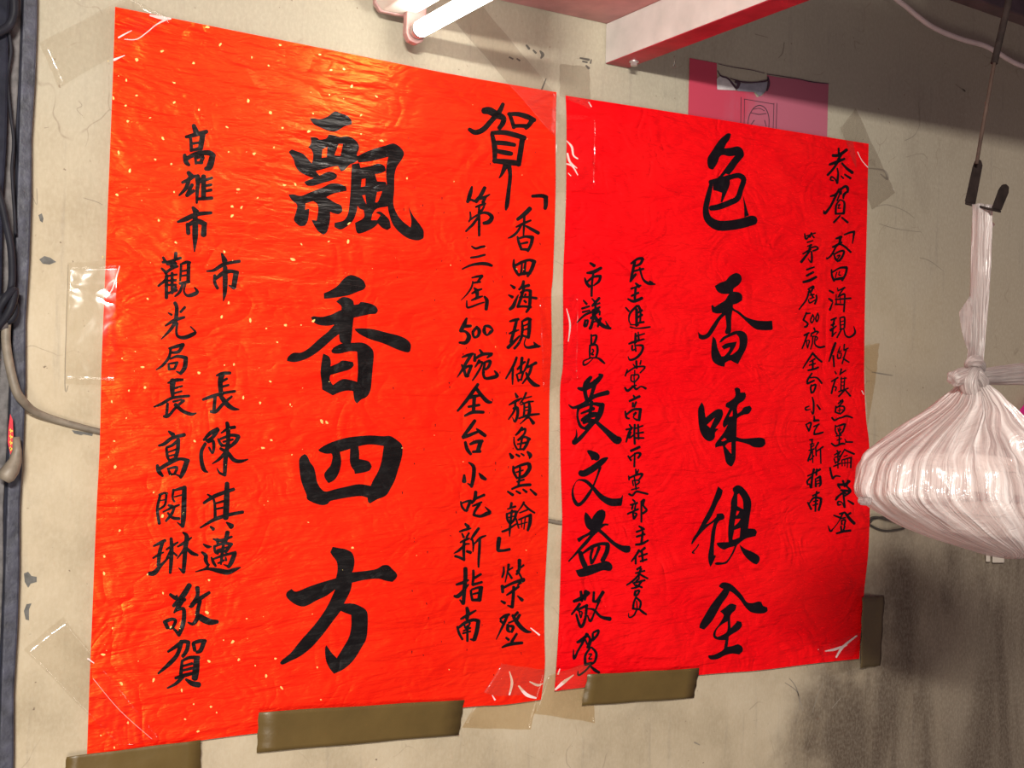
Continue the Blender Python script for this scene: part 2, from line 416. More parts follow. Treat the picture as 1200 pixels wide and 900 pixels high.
wall_strokes('hairline_crack', [[(80, 452, .7), (76, 448, 1.0), (80, 310, 0.5)], [(35, 222, 0.8), (43, 240, 0.8), (43, 221, 0.7)], [(885, 40, 1), (900, 44, 0.6)], [(919, 50, 1.2), (917, 62, 1.4), (912, 68, 0.5)],
    [(1022, 436, 1.2), (1033, 438, 1.6), (1046, 440, 0.8)], [(1120, 99, 1), (1131, 107, 1.6), (1128, 104, 0.8)], [(1018, 197, 1.2), (1036, 200, 2.5), (1040, 210, 3), (1032, 204, 1)],
    [(1078, 302, .7), (1090, 306, .8), (1106, 318, 0.5)], [(1036, 585, 0.8), (1040, 592, 1.2)], [(814, 870, 2), (820, 873, 1)], [(1028, 242, .6), (1040, 240, .8), (1060, 247, .6), (1072, 256, .5)], [(1030, 262, .5), (1050, 268, .7), (1080, 272, .5)],
    [(92, 118, .5), (96, 124, .6), (90, 128, .5), (97, 136, .4)], [(52, 150, .6), (57, 149, .4)], [(98, 232, .5), (112, 236, .6), (120, 240, .4)], [(1060, 165, .6), (1072, 158, .8), (1078, 143, .7), (1076, 120, .5)], [(1062, 184, .5), (1080, 180, .8), (1087, 186, .5)],
    [(920, 800, .8), (935, 812, 1), (937, 832, .8)], [(952, 835, .8), (958, 815, 1), (965, 800, .8)], [(925, 795, .8), (933, 806, 1.4), (941, 833, 1)], [(975, 830, .8), (985, 818, .8)]], MAT['crack'])

# red roof sheet with painted glare over the lamp, cut off at the steel beam
zr = at(710, 28).z
bm = bmesh.new(); add_box(bm, 0.2, 1.262, -2.2, -0.002, zr, zr+0.012)
roof = tag(build('ceiling', fix(bm), MAT['roof_pink'], smooth=False), 'red roof sheet, pink glare in its colour, between lamp and steel beam', kind='structure')

# ---------------------------------------------------------------- left edge: metal door frame with its clutter
fr = empty('door_frame', at(30, 450, 0.03), 'chipped navy painted metal door frame at the left end of the wall', 'door frame')
def px_post(x0, x1, d0, d1, name, mat, w=0.003, ytop=-60, ybot=960):
    bm = bmesh.new(); n = 14; rows = []
    xa = at(x0, 450, d1).x; xb = at(x1, 450, d0).x; zt = at(x0, ytop, d1).z; zb = at(x0, ybot, d1).z
    for k in range(n+1):
        z = zb+(zt-zb)*k/n; j = 0.0016*math.sin(k*2.1+x0)
        rows.append([bm.verts.new(p) for p in ((xa, -d1, z), (xb+j, -d1, z), (xb+j, -d0, z), (xa, -d0, z))])
    for A, B in zip(rows, rows[1:]):
        for k in range(4): bm.faces.new((A[k], A[(k+1) % 4], B[(k+1) % 4], B[k]))
    bm.faces.new(rows[0][::-1]); bm.faces.new(rows[-1])
    o = build(name, fix(bm), mat, fr, smooth=False); bevel(o, w); return o
px_post(13.0, 26.5, 0.0, 0.022, 'post', MAT['navy_metal'])
px_post(9.0, 13.4, 0.0, 0.012, 'rebate', MAT['dark_metal'], 0.001)
px_post(-6.0, 8.0, 0.0, 0.016, 'weathered_board', MAT['strip_grey'], 0.002)
px_post(-60, -7.0, 0.0, 0.040, 'door_leaf', MAT['dark_metal'], 0.004)

def cable(name, pts, rad, mat, label, group=None, seg=10):
    bm = bmesh.new()
    q = catmull([(*at(*p[:3]), (p[3] if len(p) > 3 else rad)) for p in pts], 6)
    add_tube(bm, [p[:3] for p in q], [p[3] for p in q], seg)
    return tag(build(name, fix(bm), mat), label, 'cable', group)
cable('cable', [(14, -20, .055), (17, 10, .055), (12, 28, .05), (2, 36, .05), (-12, 42, .05)], 0.006, MAT['cable_black'], 'thick black cable looping out at the top left corner of the door frame')
cable('cable', [(10, 36, .04), (13, 60, .036), (9, 90, .034), (12, 130, .034), (16, 165, .034), (14, 200, .034), (17, 250, .034), (18, 275, .034)], 0.0022, MAT['cable_black'], 'thin black wire running down the grey board above the cable knot')
cable('cable', [(-10, 205, .06), (0, 232, .058), (7, 262, .056), (13, 292, .056), (14, 330, .05), (9, 352, .046)], 0.005, MAT['cable_black'], 'black cable bending down from the left edge to the knot on the door frame')
bm = bmesh.new()
q = catmull([(*at(-4, 352, .05),), (*at(8, 348, .052),), (*at(17, 358, .05),), (*at(15, 372, .05),), (*at(6, 376, .05),), (*at(-2, 366, .056),), (*at(6, 350, .062),), (*at(17, 340, .056),), (*at(12, 362, .06),), (*at(-3, 384, .05),)], 6)
add_tube(bm, q, 0.0055, 10); tag(build('cable_knot', fix(bm), MAT['cable_black']), 'knot of black cable halfway down the door frame', 'cable')
bm = bmesh.new(); add_tube(bm, [at(-14, 378, .045), at(-2, 380, .046), at(8, 379, .046)], [.009, .009, .0085], 12)
tag(build('pipe_stub', fix(bm), MAT['strip_grey']), 'short grey pipe stub at the left edge below the cable knot', 'pipe')
# the grey cable crosses the wall, runs behind both banners and ends in a loop beside the bag
cable('cable', [(8, 372, .046, .0062), (7, 400, .044, .0062), (12, 432, .040, .0062), (19, 458, .040, .0062), (27, 470, .034, .006), (40, 482, .018, .0055), (62, 491, .0075, .005), (90, 499, .0062, .0046), (118, 506, .0055, .0042),
    (180, 520, .0050, .0036), (300, 545, .0046, .0032), (450, 574, .0044, .003), (560, 595, .0044, .003), (640, 609.5, .0050, .0034), (662, 613, .0050, .0034), (720, 616, .0046, .0028), (850, 618, .0042, .0024), (960, 617, .0042, .0024), (1000, 615, .0042, .0024)],
    0.004, MAT['cable_grey'], 'dusty grey cable crossing the wall and running behind the red banners')
cable('wire_loop', [(1004, 612, .0044), (1016, 614, .0044), (1024, 608, .006), (1036, 606.5, .008), (1050, 611, .009), (1060, 618, .009), (1050, 621, .008), (1036, 622, .006), (1024, 618, .006), (1017, 612, .009), (1024, 606, .011), (1040, 609, .011), (1062, 615, .010)], 0.0023, MAT['wire_dark'], 'dark wire loop sticking out behind the right edge of the crimson banner below the bag')
bm = bmesh.new()
add_tube(bm, [at(*p) for p in ((19, 512, .046), (20, 528, .047), (18, 540, .048), (13, 550, .05), (7, 558, .052), (4, 563, .052))], [.0045, .006, .0085, .011, .0115, .008], 14)
tag(build('cable_plug', fix(bm), MAT['cable_grey']), 'grey brown plug hanging on the door frame under the red label', 'plug')
rl = empty('red_label', at(14, 515, .05), 'narrow red label with yellow print stuck on the door frame', 'label')
bm = bmesh.new(); pts = [(12, 485), (15, 492), (16, 515), (15, 538), (12, 532), (9, 518), (10, 500)]
add_hull(bm, [at(x, y, .042) for x, y in pts], [at(x, y, .044) for x, y in pts]); build('label_sheet', fix(bm), MAT['tag_red'], rl, False)
bm = bmesh.new()
for y0 in (504, 511, 518, 525): stroke(bm, [(11.6, y0, 1.6), (14.4, y0+1.2, 2.0)], lambda x, y: at(x, y, .0445)); stroke(bm, [(12.2, y0-1.5, 1), (12.6, y0+3, 1.2)], lambda x, y: at(x, y, .0445))
build('yellow_print', face_camera(bm), MAT['tag_yellow'], rl, False)

# ---------------------------------------------------------------- banners
def sheet_height(side):
    def h(p):
        a = noise.noise(Vector((p.x*5.0, 3.1+side*9, p.z*13.0)))
        b = noise.noise(Vector((p.x*2.2, 7.7+side*5, p.z*3.4)))
        return 0.0112 + 0.0011*a + 0.0016*b
    return h
HL, HR = sheet_height(0), sheet_height(1)
def on(h, lift=0.0):
    def put(x, y):
        p = at(x, y, 0.011)
        return at(x, y, h(p)+lift)
    return put
def edge(pts, n):
    """n+1 points evenly along a smooth line"""
    q = catmull(pts, 8); L = [0]
    for a, b in zip(q, q[1:]): L.append(L[-1]+math.hypot(b[0]-a[0], b[1]-a[1]))
    out = []; j = 0
    for k in range(n+1):
        s = L[-1]*k/n
        while j < len(L)-2 and L[j+1] < s: j += 1
        t = (s-L[j])/max(1e-9, L[j+1]-L[j]); out.append((q[j][0]+(q[j+1][0]-q[j][0])*t, q[j][1]+(q[j+1][1]-q[j][1])*t))
    return out
def banner_sheet(name, top, bottom, left, right, nx, ny, h, mat, parent):
    T, B, L, R_ = edge(top, nx), edge(bottom, nx), edge(left, ny), edge(right, ny)
    bm = bmesh.new(); g = []
    put = on(h)
    for j in range(ny+1):
        v = j/ny; row = []
        for i in range(nx+1):
            u = i/nx
            q = [(1-v)*T[i][k]+v*B[i][k]+(1-u)*L[j][k]+u*R_[j][k]-((1-u)*(1-v)*T[0][k]+u*(1-v)*T[-1][k]+(1-u)*v*B[0][k]+u*v*B[-1][k]) for k in (0, 1)]
            row.append(bm.verts.new(put(*q)))
        g.append(row)
    for j in range(ny):
        for i in range(nx): bm.faces.new((g[j][i], g[j+1][i], g[j+1][i+1], g[j][i+1]))
    o = build(name, face_camera(bm), mat, parent)
    m = o.modifiers.new('thickness', 'SOLIDIFY'); m.thickness = 0.0004; m.offset = -1
    o.modifiers.new('crisp_edges', 'EDGE_SPLIT').split_angle = 0.6
    return o
bl = empty('paper_banner', at(376, 450, 0.011), 'larger red gold-flecked paper banner with glossy black calligraphy, taped on the left', 'banner')
br = empty('paper_banner', at(838, 460, 0.011), 'smaller plain crimson paper banner with black calligraphy, taped on the right', 'banner')
banner_sheet('paper_sheet', [(135, 8), (270, 35), (400, 61), (530, 87), (652, 108)], [(102, 884), (180, 876), (240, 867), (303, 859), (420, 845), (544, 829), (590, 826), (634, 820)],
    [(135, 8), (133, 70), (130, 150), (126, 250), (123, 330), (119, 430), (117, 520), (113, 600), (109, 700), (105, 800), (102, 884)],
    [(652, 108), (651, 162), (651, 226), (648, 321), (646, 345), (646.5, 407), (644, 457), (643, 540), (642.5, 607), (640, 660), (638, 703), (638, 745), (638.5, 781), (634, 820)], 90, 120, HL, MAT['paper_gold'], bl)
banner_sheet('paper_sheet', [(663, 112), (760, 127), (880, 146), (1018, 168.5)], [(650, 810), (690, 805), (820, 791), (890, 785.5), (950, 778), (1007, 772)],
    [(663, 112), (664, 145), (663.5, 226), (662, 275), (660, 330), (660, 423), (656.5, 457), (657, 540), (659, 607), (658, 635), (656, 703), (654, 750), (650, 810)],
    [(1018, 168.5), (1017, 210), (1016, 260), (1014, 340), (1013, 400), (1013, 450), (1015, 490), (1018.5, 520), (1019.5, 570), (1018, 640), (1013, 690), (1010, 725), (1007, 772)], 80, 110, HR, MAT['paper_red'], br)

TRACE = """
C L 330 120 5
p 165,95 190,92 225,98 270,82 312,52 345,62 385,78 410,105 410,130 370,140 335,162 305,172 270,165 230,148 195,132 178,115
p 42,288 60,275 95,288 125,300 150,325 178,358 205,385 200,402 225,432 190,442 150,430 105,405 80,370 70,335 48,300
p 170,203 208,206 222,218 262,210 275,188 310,192 340,202 380,198 415,208 445,235 455,268 442,305 455,330 430,352 400,365 370,395 348,405 330,372 290,378 240,392 200,402 170,375 182,340 185,305 175,278 155,262 172,240
h 240,275 268,260 265,320 235,325
h 335,243 360,243 345,312 310,310
p 132,465 170,450 230,425 265,408 300,408 325,425 320,445 285,460 240,472 190,488 150,487
p 40,540 70,538 115,547 170,525 240,498 285,476 330,475 378,492 382,518 340,526 300,536 262,555 310,585 350,605 356,638 335,655 300,648 285,640 284,690 268,755 245,775 215,755 192,722 175,688 205,692 213,645 212,600 185,578 140,592 138,628 163,622 155,690 138,722 108,725 80,702 72,682 85,640 90,600 60,572
p 440,318 480,296 540,272 600,255 655,240 695,262 718,298 702,338 675,378 662,430 660,520 655,590 672,645 705,692 755,732 760,690 742,608 772,665 805,708 832,752 832,795 800,808 745,798 695,765 655,720 635,670 622,610 618,500 612,420 615,368 625,318 590,328 520,345 450,352
p 412,362 455,355 465,400 460,480 450,560 442,630 420,690 385,725 345,745 310,730 310,705 335,700 365,690 388,655 398,590 405,500 408,420
p 445,385 520,372 565,358 600,370 612,400 580,415 548,420 560,462 610,465 625,500 660,515 640,560 620,610 560,622 535,650 525,690 560,690 580,660 550,645 575,638 600,655 632,690 640,735 620,748 590,735 565,710 530,740 460,768 438,755 430,705 470,685 485,665 480,630 450,615 440,560 440,480
h 470,450 492,445 490,490 465,495
h 472,545 490,542 497,598
h 560,525 590,520 565,580 548,585
C L 325 310 5.294
p 288,178 330,160 375,130 410,90 450,65 495,75 535,100 550,135 535,155 500,168 450,188 420,195 340,208 290,212
p 365,230 400,203 440,205 470,225 475,250 505,245 520,232 570,240 610,258 625,285 610,305 575,308 520,320 475,330 470,360 458,480 440,492 410,490 388,475 382,432 340,465 290,510 240,550 180,585 110,605 60,598 65,575 98,548 150,545 200,515 260,460 310,420 355,372 310,380 260,375 230,360 208,330 225,320 270,325 330,312 372,292 398,280 395,255
p 478,398 530,395 600,402 690,425 750,440 800,462 828,495 825,535 805,545 740,525 660,490 580,465 525,440 490,415
p 335,535 350,515 400,490 470,485 530,485 575,510 598,550 592,640 585,720 578,780 555,820 520,838 495,862 478,840 470,785 430,782 380,795 345,812 315,795 278,775 275,730 268,670 275,600 285,552 320,570 332,600 330,632 380,610 405,595 470,605 475,625 450,650 390,668 330,685 325,715 345,748 400,712 450,715 495,728 500,650 495,540 450,538 390,552 345,550
C L 335 490 7.5
p 285,278 340,240 420,205 520,175 620,160 740,152 850,158 920,158 980,195 1020,235 1026,300 1010,380 985,460 960,540 925,610 880,680 800,715 740,750 722,735 718,700 660,685 560,695 450,715 390,730 365,755 320,765 260,750 190,715 180,670 155,610 130,530 115,390 130,340 165,315 190,335 215,390 245,430 262,490 275,560 305,615 350,645 430,625 520,605 640,580 745,595 770,540 810,470 840,380 860,245 770,232 700,235 638,248 645,300 645,360 690,368 735,385 755,425 735,460 680,478 605,490 600,460 575,425 562,370 565,270 475,298 487,380 470,470 430,540 375,572 345,530 338,490 365,450 395,410 410,340 400,310 350,312 300,295
C L 320 630 5.294
p 355,90 370,57 410,65 450,72 490,95 505,140 500,190 490,215 560,208 640,195 680,172 715,172 740,195 768,225 765,250 740,275 700,268 650,255 570,262 490,280 480,330 440,410 490,408 540,425 580,455 588,510 580,620 550,680 500,760 440,815 378,845 350,810 328,760 322,690 332,668 360,710 395,748 430,690 470,620 485,550 485,480 450,468 420,455 370,520 310,600 240,680 170,735 110,765 60,788 42,778 60,755 110,715 170,640 250,550 310,470 350,400 385,322 330,362 270,390 220,418 180,428 130,410 85,370 85,340 115,318 145,335 220,305 300,278 390,252 400,200 395,150 370,115
C R 810 145 6.425
p 245,92 275,72 300,75 290,115 265,150 250,185 300,180 350,170 385,190 398,235 380,265 350,300 320,345 285,385 260,375 230,405 200,420 180,425 220,385 250,345 290,290 330,240 285,245 240,235 215,250 195,300 165,345 135,335 122,300 125,255 150,215 185,160 215,120
s 145,440,35 230,425,50 300,400,38 360,390,40 395,420,42 375,490,40 350,560,44 300,590,45 210,625,45 150,635,40
s 150,460,30 125,560,42 110,650,45 130,720,60 200,765,75 290,765,75 380,750,75 450,730,75 470,728,70
p 388,535 400,570 420,640 435,690 400,705 398,620
p 165,500 165,440 290,415 290,460 262,530 235,590 222,590 232,520 190,505
C R 805 310 6.925
p 225,175 265,150 315,130 345,95 395,68 435,85 445,125 420,165 380,195 375,220 420,225 448,250 448,290 410,315 375,325 378,355 430,385 480,425 560,452 640,458 692,455 697,520 680,532 580,530 530,505 470,450 415,400 370,372 360,440 360,530 350,560 320,565 308,548 320,500 310,410 270,450 230,520 180,590 125,610 95,595 90,545 120,570 160,560 200,500 250,430 285,395 240,397 205,385 198,345 205,325 225,345 270,315 310,290 330,255 345,238 290,238 250,220
p 210,582 235,610 250,680 280,745 305,740 340,700 350,670 300,690 280,665 320,640 405,625 390,670 350,735 375,725 420,680 425,600 400,565 350,585 310,605 280,630 260,632 285,595 325,570 390,540 450,540 485,570 492,620 480,680 450,740 415,808 385,795 350,778 310,798 305,830 260,820 215,790 198,740 200,650
C R 805 440 7.5
p 130,235 150,270 158,330 165,370 220,325 270,295 310,300 318,340 295,400 250,465 280,470 250,500 245,545 225,570 190,578 150,550 120,500 105,440 98,360 100,290
h 175,435 245,370 205,460
p 418,115 440,105 465,118 470,150 510,148 520,180 500,220 455,250 440,290 445,335 480,310 500,280 555,265 572,292 545,335 500,345 450,370 440,400 435,540 500,555 640,545 685,560 692,600 660,630 590,630 540,605 450,580 430,582 430,680 425,740 400,795 380,798 345,765 330,700 315,620 280,625 250,635 250,600 290,545 330,490 360,430 330,460 315,440 320,400 345,350 375,292 340,275 345,245 385,220 425,180
h 370,360 400,305 402,355 385,362
h 335,620 360,595 390,585 390,690
h 300,575 330,548 350,562 320,578
C R 800 560 8.18
p 340,80 385,120 370,180 335,240 305,310 270,380 225,445 260,430 320,375 325,345 380,340 402,365 395,395 350,415 325,460 312,540 302,640 300,740 320,745 290,815 265,855 248,800 245,740 262,640 275,520 300,425 255,455 200,505 150,560 115,605 90,640 80,630 100,580 150,500 200,400 260,290 300,190
p 480,120 485,95 520,70 565,82 615,135 652,205 658,265 645,360 628,485 690,490 713,520 700,558 650,570 600,585 540,630 520,650 490,720 440,800 410,825 330,835 305,820 330,808 390,810 430,785 470,720 498,655 440,670 395,688 350,665 325,635 340,620 440,615 435,540 440,440 460,300 465,220 490,150
h 525,160 540,150 575,210 582,300 560,290 525,270
h 520,315 545,320 525,355 510,360
h 505,395 555,392 530,430 495,460
h 495,500 555,480 545,570 490,592 478,585
p 545,640 600,680 680,715 735,755 735,800 710,830 670,815 610,765 565,700
s 152,640,14 130,675,12 95,715,16 115,722,10
C R 805 670 8.18
p 305,140 330,108 370,102 425,120 480,170 530,225 575,290 630,300 680,285 715,290 730,325 770,340 775,375 740,398 670,400 610,385 560,340 510,270 450,210 410,185 385,240 340,300 300,370 250,460 200,520 165,555 120,540 125,500 170,420 230,320 300,230 350,165 325,155
p 318,380 370,340 420,305 475,320 465,365 430,400 415,440 420,540 465,495 480,470 520,480 528,520 490,565 410,615 400,650 390,720 440,710 490,695 530,720 535,760 500,795 440,785 370,800 300,835 240,843 208,825 205,800 260,795 345,750 360,700 370,655 310,655 265,640 250,605 265,560 310,500 350,430 345,405
h 275,610 285,560 330,510 390,475 385,570 330,610 290,625
C L 540 115 6.427
s 175,95,50 215,95,60 270,125,55 320,150,45 315,190,40 290,225,35
s 318,45,30 285,110,40 230,170,40 170,235,42 110,258,40 65,235,30
s 365,115,28 385,170,30 400,220,32
s 360,120,28 430,120,35 500,140,42 555,165,32
s 540,165,40 510,205,36 490,225,30
s 395,210,30 450,208,30 500,212,36
s 235,270,30 255,370,42 255,480,30
s 235,262,30 320,258,38 400,275,40 480,300,38
s 465,300,42 450,400,42 435,500,40
s 270,335,35 340,340,36 405,352,30
s 260,395,32 330,410,38 380,418,34
s 250,472,35 340,480,45 430,490,42
s 340,500,45 310,570,25 290,600,10
s 360,500,40 372,580,30 360,700,32 348,800,34 340,840,16
C L 540 115 6.427
s 540,738,24 610,735,30 645,748,34
s 640,745,36 640,800,34 635,830,28
C L 535 215 10
s 180,40,28 160,120,52 130,215,40
s 130,205,40 170,190,28 215,205,35 255,165,30
s 330,50,45 290,130,48 230,215,40
s 280,180,30 330,160,36 390,128,16
s 340,165,30 310,220,42
s 225,275,24 290,250,30 340,235,22
s 330,250,22 300,310,30 260,340,35
s 160,335,22 165,400,25 145,450,18
s 145,440,20 210,390,25 300,345,30 370,350,40 415,395,50 380,450,55 320,465,40
s 265,260,28 265,400,34 265,530,34 265,610,30
s 250,400,30 190,480,35 110,560,24
C L 535 215 10
s 860,295,55 800,355,55 715,420,40
s 700,510,20 780,470,32 870,432,24
s 795,380,30 790,500,30 785,610,20
s 770,470,25 710,570,32 650,620,30 605,640,14
s 800,490,20 870,530,38 960,580,42
s 715,625,24 730,690,34 760,770,35
s 740,640,26 810,622,32 885,630,45
s 890,630,45 875,710,40 835,790,34
s 760,705,22 830,690,30
s 755,770,28 840,775,36
C L 530 290 10.59
s 242,-15,22 290,12,30 350,-5,34 400,-15,30
s 230,125,24 310,115,30 405,90,28
s 125,268,18 230,220,30 350,200,42 430,205,45 490,225,34
C L 530 290 10.59
s 245,375,20 310,360,30 370,355,42
s 365,360,38 335,400,34 310,435,28
s 260,440,22 300,432,28 350,428,24
s 255,420,20 240,490,26 190,570,22 110,655,10
s 270,500,18 300,535,50 310,600,45 290,640,30
s 245,570,24 310,535,34 365,515,22
s 240,655,22 310,625,36 375,605,20
s 180,660,18 185,740,28 240,735,26 330,700,24 395,680,18
s 400,610,28 430,660,50 420,765,44
C L 530 290 10.59
s 765,150,22 765,230,40 800,310,38 830,350,26
s 790,220,35 870,180,38 960,155,35 1020,180,55
s 1015,180,50 985,270,48 935,355,34
s 865,195,26 860,270,26 850,330,34
s 910,180,28 900,250,34 890,330,40
s 820,340,34 900,320,40 970,320,34
C L 530 290 10.59
s 725,465,20 770,500,42
s 700,590,20 745,615,42
s 715,765,38 755,730,50 790,650,36 820,590,14
s 885,420,36 870,480,42 830,520,30
s 870,490,36 950,470,40
s 890,500,36 855,620,40 815,730,36
s 850,560,30 920,530,30 970,540,42
s 970,540,42 965,650,45 955,740,40 920,800,32
s 835,620,24 930,615,28 1045,630,36
s 810,735,34 890,730,30 975,740,34
s 910,580,30 900,600,20
s 895,660,30 915,680,30
C L 530 365 9.473
s 160,75,24 130,150,52 90,215,36
s 95,215,38 150,225,30 185,280,52 150,345,45 80,345,26
s 140,165,40 205,160,34
C L 530 365 9.473
s 270,175,30 230,230,36 245,285,28 285,270,34 300,215,44 270,170,30
C L 530 365 9.473
s 360,165,28 355,220,44 385,262,22 430,225,40 450,205,20 410,165,36 365,160,26
C L 530 365 9.473
s 110,508,18 170,485,34 230,468,26
s 215,475,36 160,560,38 110,650,32 55,730,10
s 105,590,20 130,650,36 150,720,30
s 130,640,30 170,610,30 215,605,34
s 210,610,34 185,670,38 165,725,26
s 150,715,30 180,715,28
s 305,425,22 330,460,36
s 250,475,28 250,545,40
s 260,520,30 340,475,38 440,470,32
s 435,480,32 390,510,24
s 300,545,34 265,600,24 250,620,14
s 275,580,24 330,560,26 320,610,24 270,700,26 225,765,18
s 345,570,20 420,550,36 405,610,34 370,645,24
s 360,580,30 345,680,34 365,740,30 440,735,40 500,710,42 470,660,20
C L 530 365 9.473
s 640,110,22 690,95,34 735,85,30
s 715,95,34 690,200,38 650,340,36
s 635,245,22 690,220,30 740,205,14
s 620,400,42 680,340,36 750,270,20
s 775,110,22 780,200,34 770,260,26
s 785,105,26 840,80,36 875,90,24
s 860,85,40 855,200,44 845,290,36
s 790,160,16 840,140,22
s 790,205,16 840,190,22
s 770,265,24 840,285,30
s 780,260,30 740,350,30 690,410,30
s 815,300,14 800,360,16 830,400,28 910,390,40 975,385,20
s 905,340,14 930,375,40 960,390,30
C L 530 365 9.473
s 715,510,28 680,600,32 595,745,20
s 675,630,24 670,720,28 670,810,14
s 775,515,36 765,600,34 760,680,28
s 725,640,26 790,570,26 810,560,22
s 715,700,24 735,775,22
s 730,690,20 790,670,28
s 785,680,28 765,760,24
s 735,760,20 770,755,24
s 850,530,26 830,600,30 800,660,24
s 835,620,26 930,570,36
s 880,610,34 850,700,32 780,800,18
s 820,680,24 850,750,40 910,810,48 965,825,24
C L 530 445 9.473
s 285,50,34 230,130,42 150,240,40 60,345,26
s 265,95,40 330,180,44 390,240,46 435,250,26
s 185,205,30 240,185,38 300,175,28
s 245,190,44 235,350,40
s 180,300,28 300,280,32
s 140,400,26 230,360,40 345,360,36
C L 530 445 9.473
s 250,455,38 190,540,44 115,635,30
s 120,640,40 190,615,40 300,570,30
s 270,545,20 310,580,44 365,620,40
s 145,695,34 165,770,42 205,825,34
s 200,715,30 260,690,42 335,680,36
s 315,690,50 285,790,50
s 230,800,30 310,795,36
C L 530 445 9.473
s 700,150,20 720,190,38
s 630,280,16 700,240,34 770,205,18
s 700,260,28 690,340,26 625,440,16
s 680,320,30 720,310,36 725,390,34 695,465,28 670,420,10
s 820,145,26 790,210,24 750,265,16
s 790,210,18 880,185,16
s 780,250,18 800,280,24 795,400,28
s 760,280,14 830,250,24 900,240,18
s 850,240,26 860,330,40 840,420,34
s 800,310,14 850,300,18
s 800,345,14 850,335,18
s 740,430,20 840,395,32 965,380,22
s 830,420,26 755,490,12
s 860,425,24 900,480,44
C L 530 445 9.473
s 775,530,28 745,575,32 705,615,20
s 770,560,24 810,545,28 800,600,26 740,660,24
s 685,640,16 690,710,22 720,770,24
s 730,670,26 800,635,28 860,660,34
s 850,655,34 825,720,36 790,775,30
s 775,650,26 755,760,22
s 725,715,20 830,695,26
s 725,775,20 800,770,24
s 640,820,24 665,860,50
s 710,830,24 745,850,28
s 765,820,18 795,840,24
s 835,800,26 865,840,50 855,880,8
C L 525 530 10
s 245,120,20 300,170,45 300,280,48 275,400,40
s 280,395,36 230,365,14
s 190,270,30 190,340,56
s 365,245,18 400,290,50 440,315,36
C L 525 530 10
s 150,580,22 165,640,30 200,685,26
s 155,600,20 220,575,28 270,570,34
s 260,580,38 235,640,36 215,690,28
s 190,680,24 230,680,24
s 325,465,40 315,540,44 280,600,22
s 320,545,32 425,500,34
s 290,630,22 350,605,30 395,585,22
s 370,610,34 320,680,34 300,735,30
s 305,735,34 380,750,36 455,720,50 490,700,40 435,640,12
C L 525 530 10
s 765,165,24 770,230,34 810,305,28
s 780,185,28 860,150,34 940,130,36
s 950,140,50 955,190,50 900,270,44 830,300,30
s 845,180,28 840,280,30 825,390,28
s 800,235,20 880,210,20
s 810,345,24 890,320,26
s 750,430,26 850,390,34 965,380,36
s 700,460,24 760,500,36
s 800,455,24 845,480,30
s 880,435,24 920,465,32
s 965,435,22 1030,495,36
C L 525 530 10
s 745,595,32 735,650,36
s 700,665,20 790,635,28
s 690,720,28 695,780,32 720,830,28
s 700,720,22 770,695,30 815,700,30
s 800,705,36 780,780,34 740,830,28
s 750,680,28 735,790,32 725,900,30 722,985,14
s 705,765,16 790,745,18
s 635,930,26 700,905,30 800,840,22
s 890,585,26 860,640,22 820,690,14
s 885,600,20 940,660,28 1015,710,22
s 840,710,18 930,675,22
s 800,780,22 815,840,24 830,890,18
s 830,790,22 900,760,22 970,735,36
s 965,740,44 960,830,44 935,915,30
s 860,790,18 865,880,14
s 905,775,18 890,900,16
s 815,850,16 930,820,16
C L 525 605 10.59
s 635,275,56 625,350,56 620,420,44
s 625,425,44 690,425,36 765,410,36
C L 525 605 10.59
s 215,95,30 250,130,50
s 145,190,24 220,165,34 285,150,20
s 175,215,22 195,260,34
s 260,210,26 230,260,30
s 155,325,24 220,290,36 265,275,22
s 200,300,36 195,420,40 200,545,32
s 210,345,28 265,340,18
s 210,350,30 140,420,34 75,460,14
s 200,540,34 140,510,34 90,495,34
s 235,435,34 280,450,42
s 380,150,36 330,220,40 285,290,24
s 300,280,26 315,350,30 310,440,16
s 320,350,18 400,270,34 470,240,18
s 395,270,36 390,400,38 380,560,32 380,630,24
C L 525 660 8.573
s 560,40,20 560,90,26 545,140,22
s 610,15,30 600,80,22 575,190,14
s 600,75,20 650,45,16
s 605,95,20 640,150,26
s 718,-30,40 715,60,34 690,110,26
s 690,80,18 760,20,22
s 715,100,22 740,150,22
s 545,230,36 550,290,32
s 560,245,26 650,200,30 760,165,42
s 760,170,36 700,220,18
s 590,320,18 650,280,30 710,235,26
s 660,240,32 655,340,34 645,440,36
s 640,440,30 600,425,16
s 535,380,20 570,400,32
s 700,330,16 745,370,38
C L 525 660 8.573
s 525,560,22 570,530,32 615,515,26
s 600,520,28 560,610,30 485,765,10
s 530,580,30 560,610,24
s 700,495,30 660,540,30
s 720,520,30 690,570,34
s 650,525,30 690,590,44 740,650,44 790,685,36 835,690,14
s 610,600,20 680,570,20
s 600,620,30 600,670,36 620,690,22
s 610,630,24 655,640,34 640,690,28
s 585,750,24 610,770,28
s 690,710,26 640,790,32
s 545,845,20 620,815,36 745,800,30
C L 525 660 8.573
s 175,55,44 175,150,44 165,260,42 155,405,36
s 150,405,32 120,370,16
s 85,215,24 150,195,34 205,170,20
s 65,330,26 110,325,44 205,215,18
s 255,75,28 255,150,30 245,215,24
s 265,150,28 330,110,26
s 250,215,34 290,205,28 340,190,26
s 230,275,26 235,320,28 245,370,28
s 240,265,22 300,245,26 340,245,36
s 330,255,46 315,370,46
s 255,310,20 310,295,24
s 245,370,28 300,370,34
C L 525 660 8.573
s 190,450,34 200,500,44 190,560,36
s 130,560,22 200,520,34 280,475,18
s 95,640,26 110,700,28 145,765,24
s 110,645,26 170,600,34 250,570,34 310,580,36
s 305,585,44 290,680,44 265,765,44
s 260,770,34 225,765,16
s 165,620,20 175,650,24
s 220,600,22 200,650,20
s 155,680,18 225,650,22
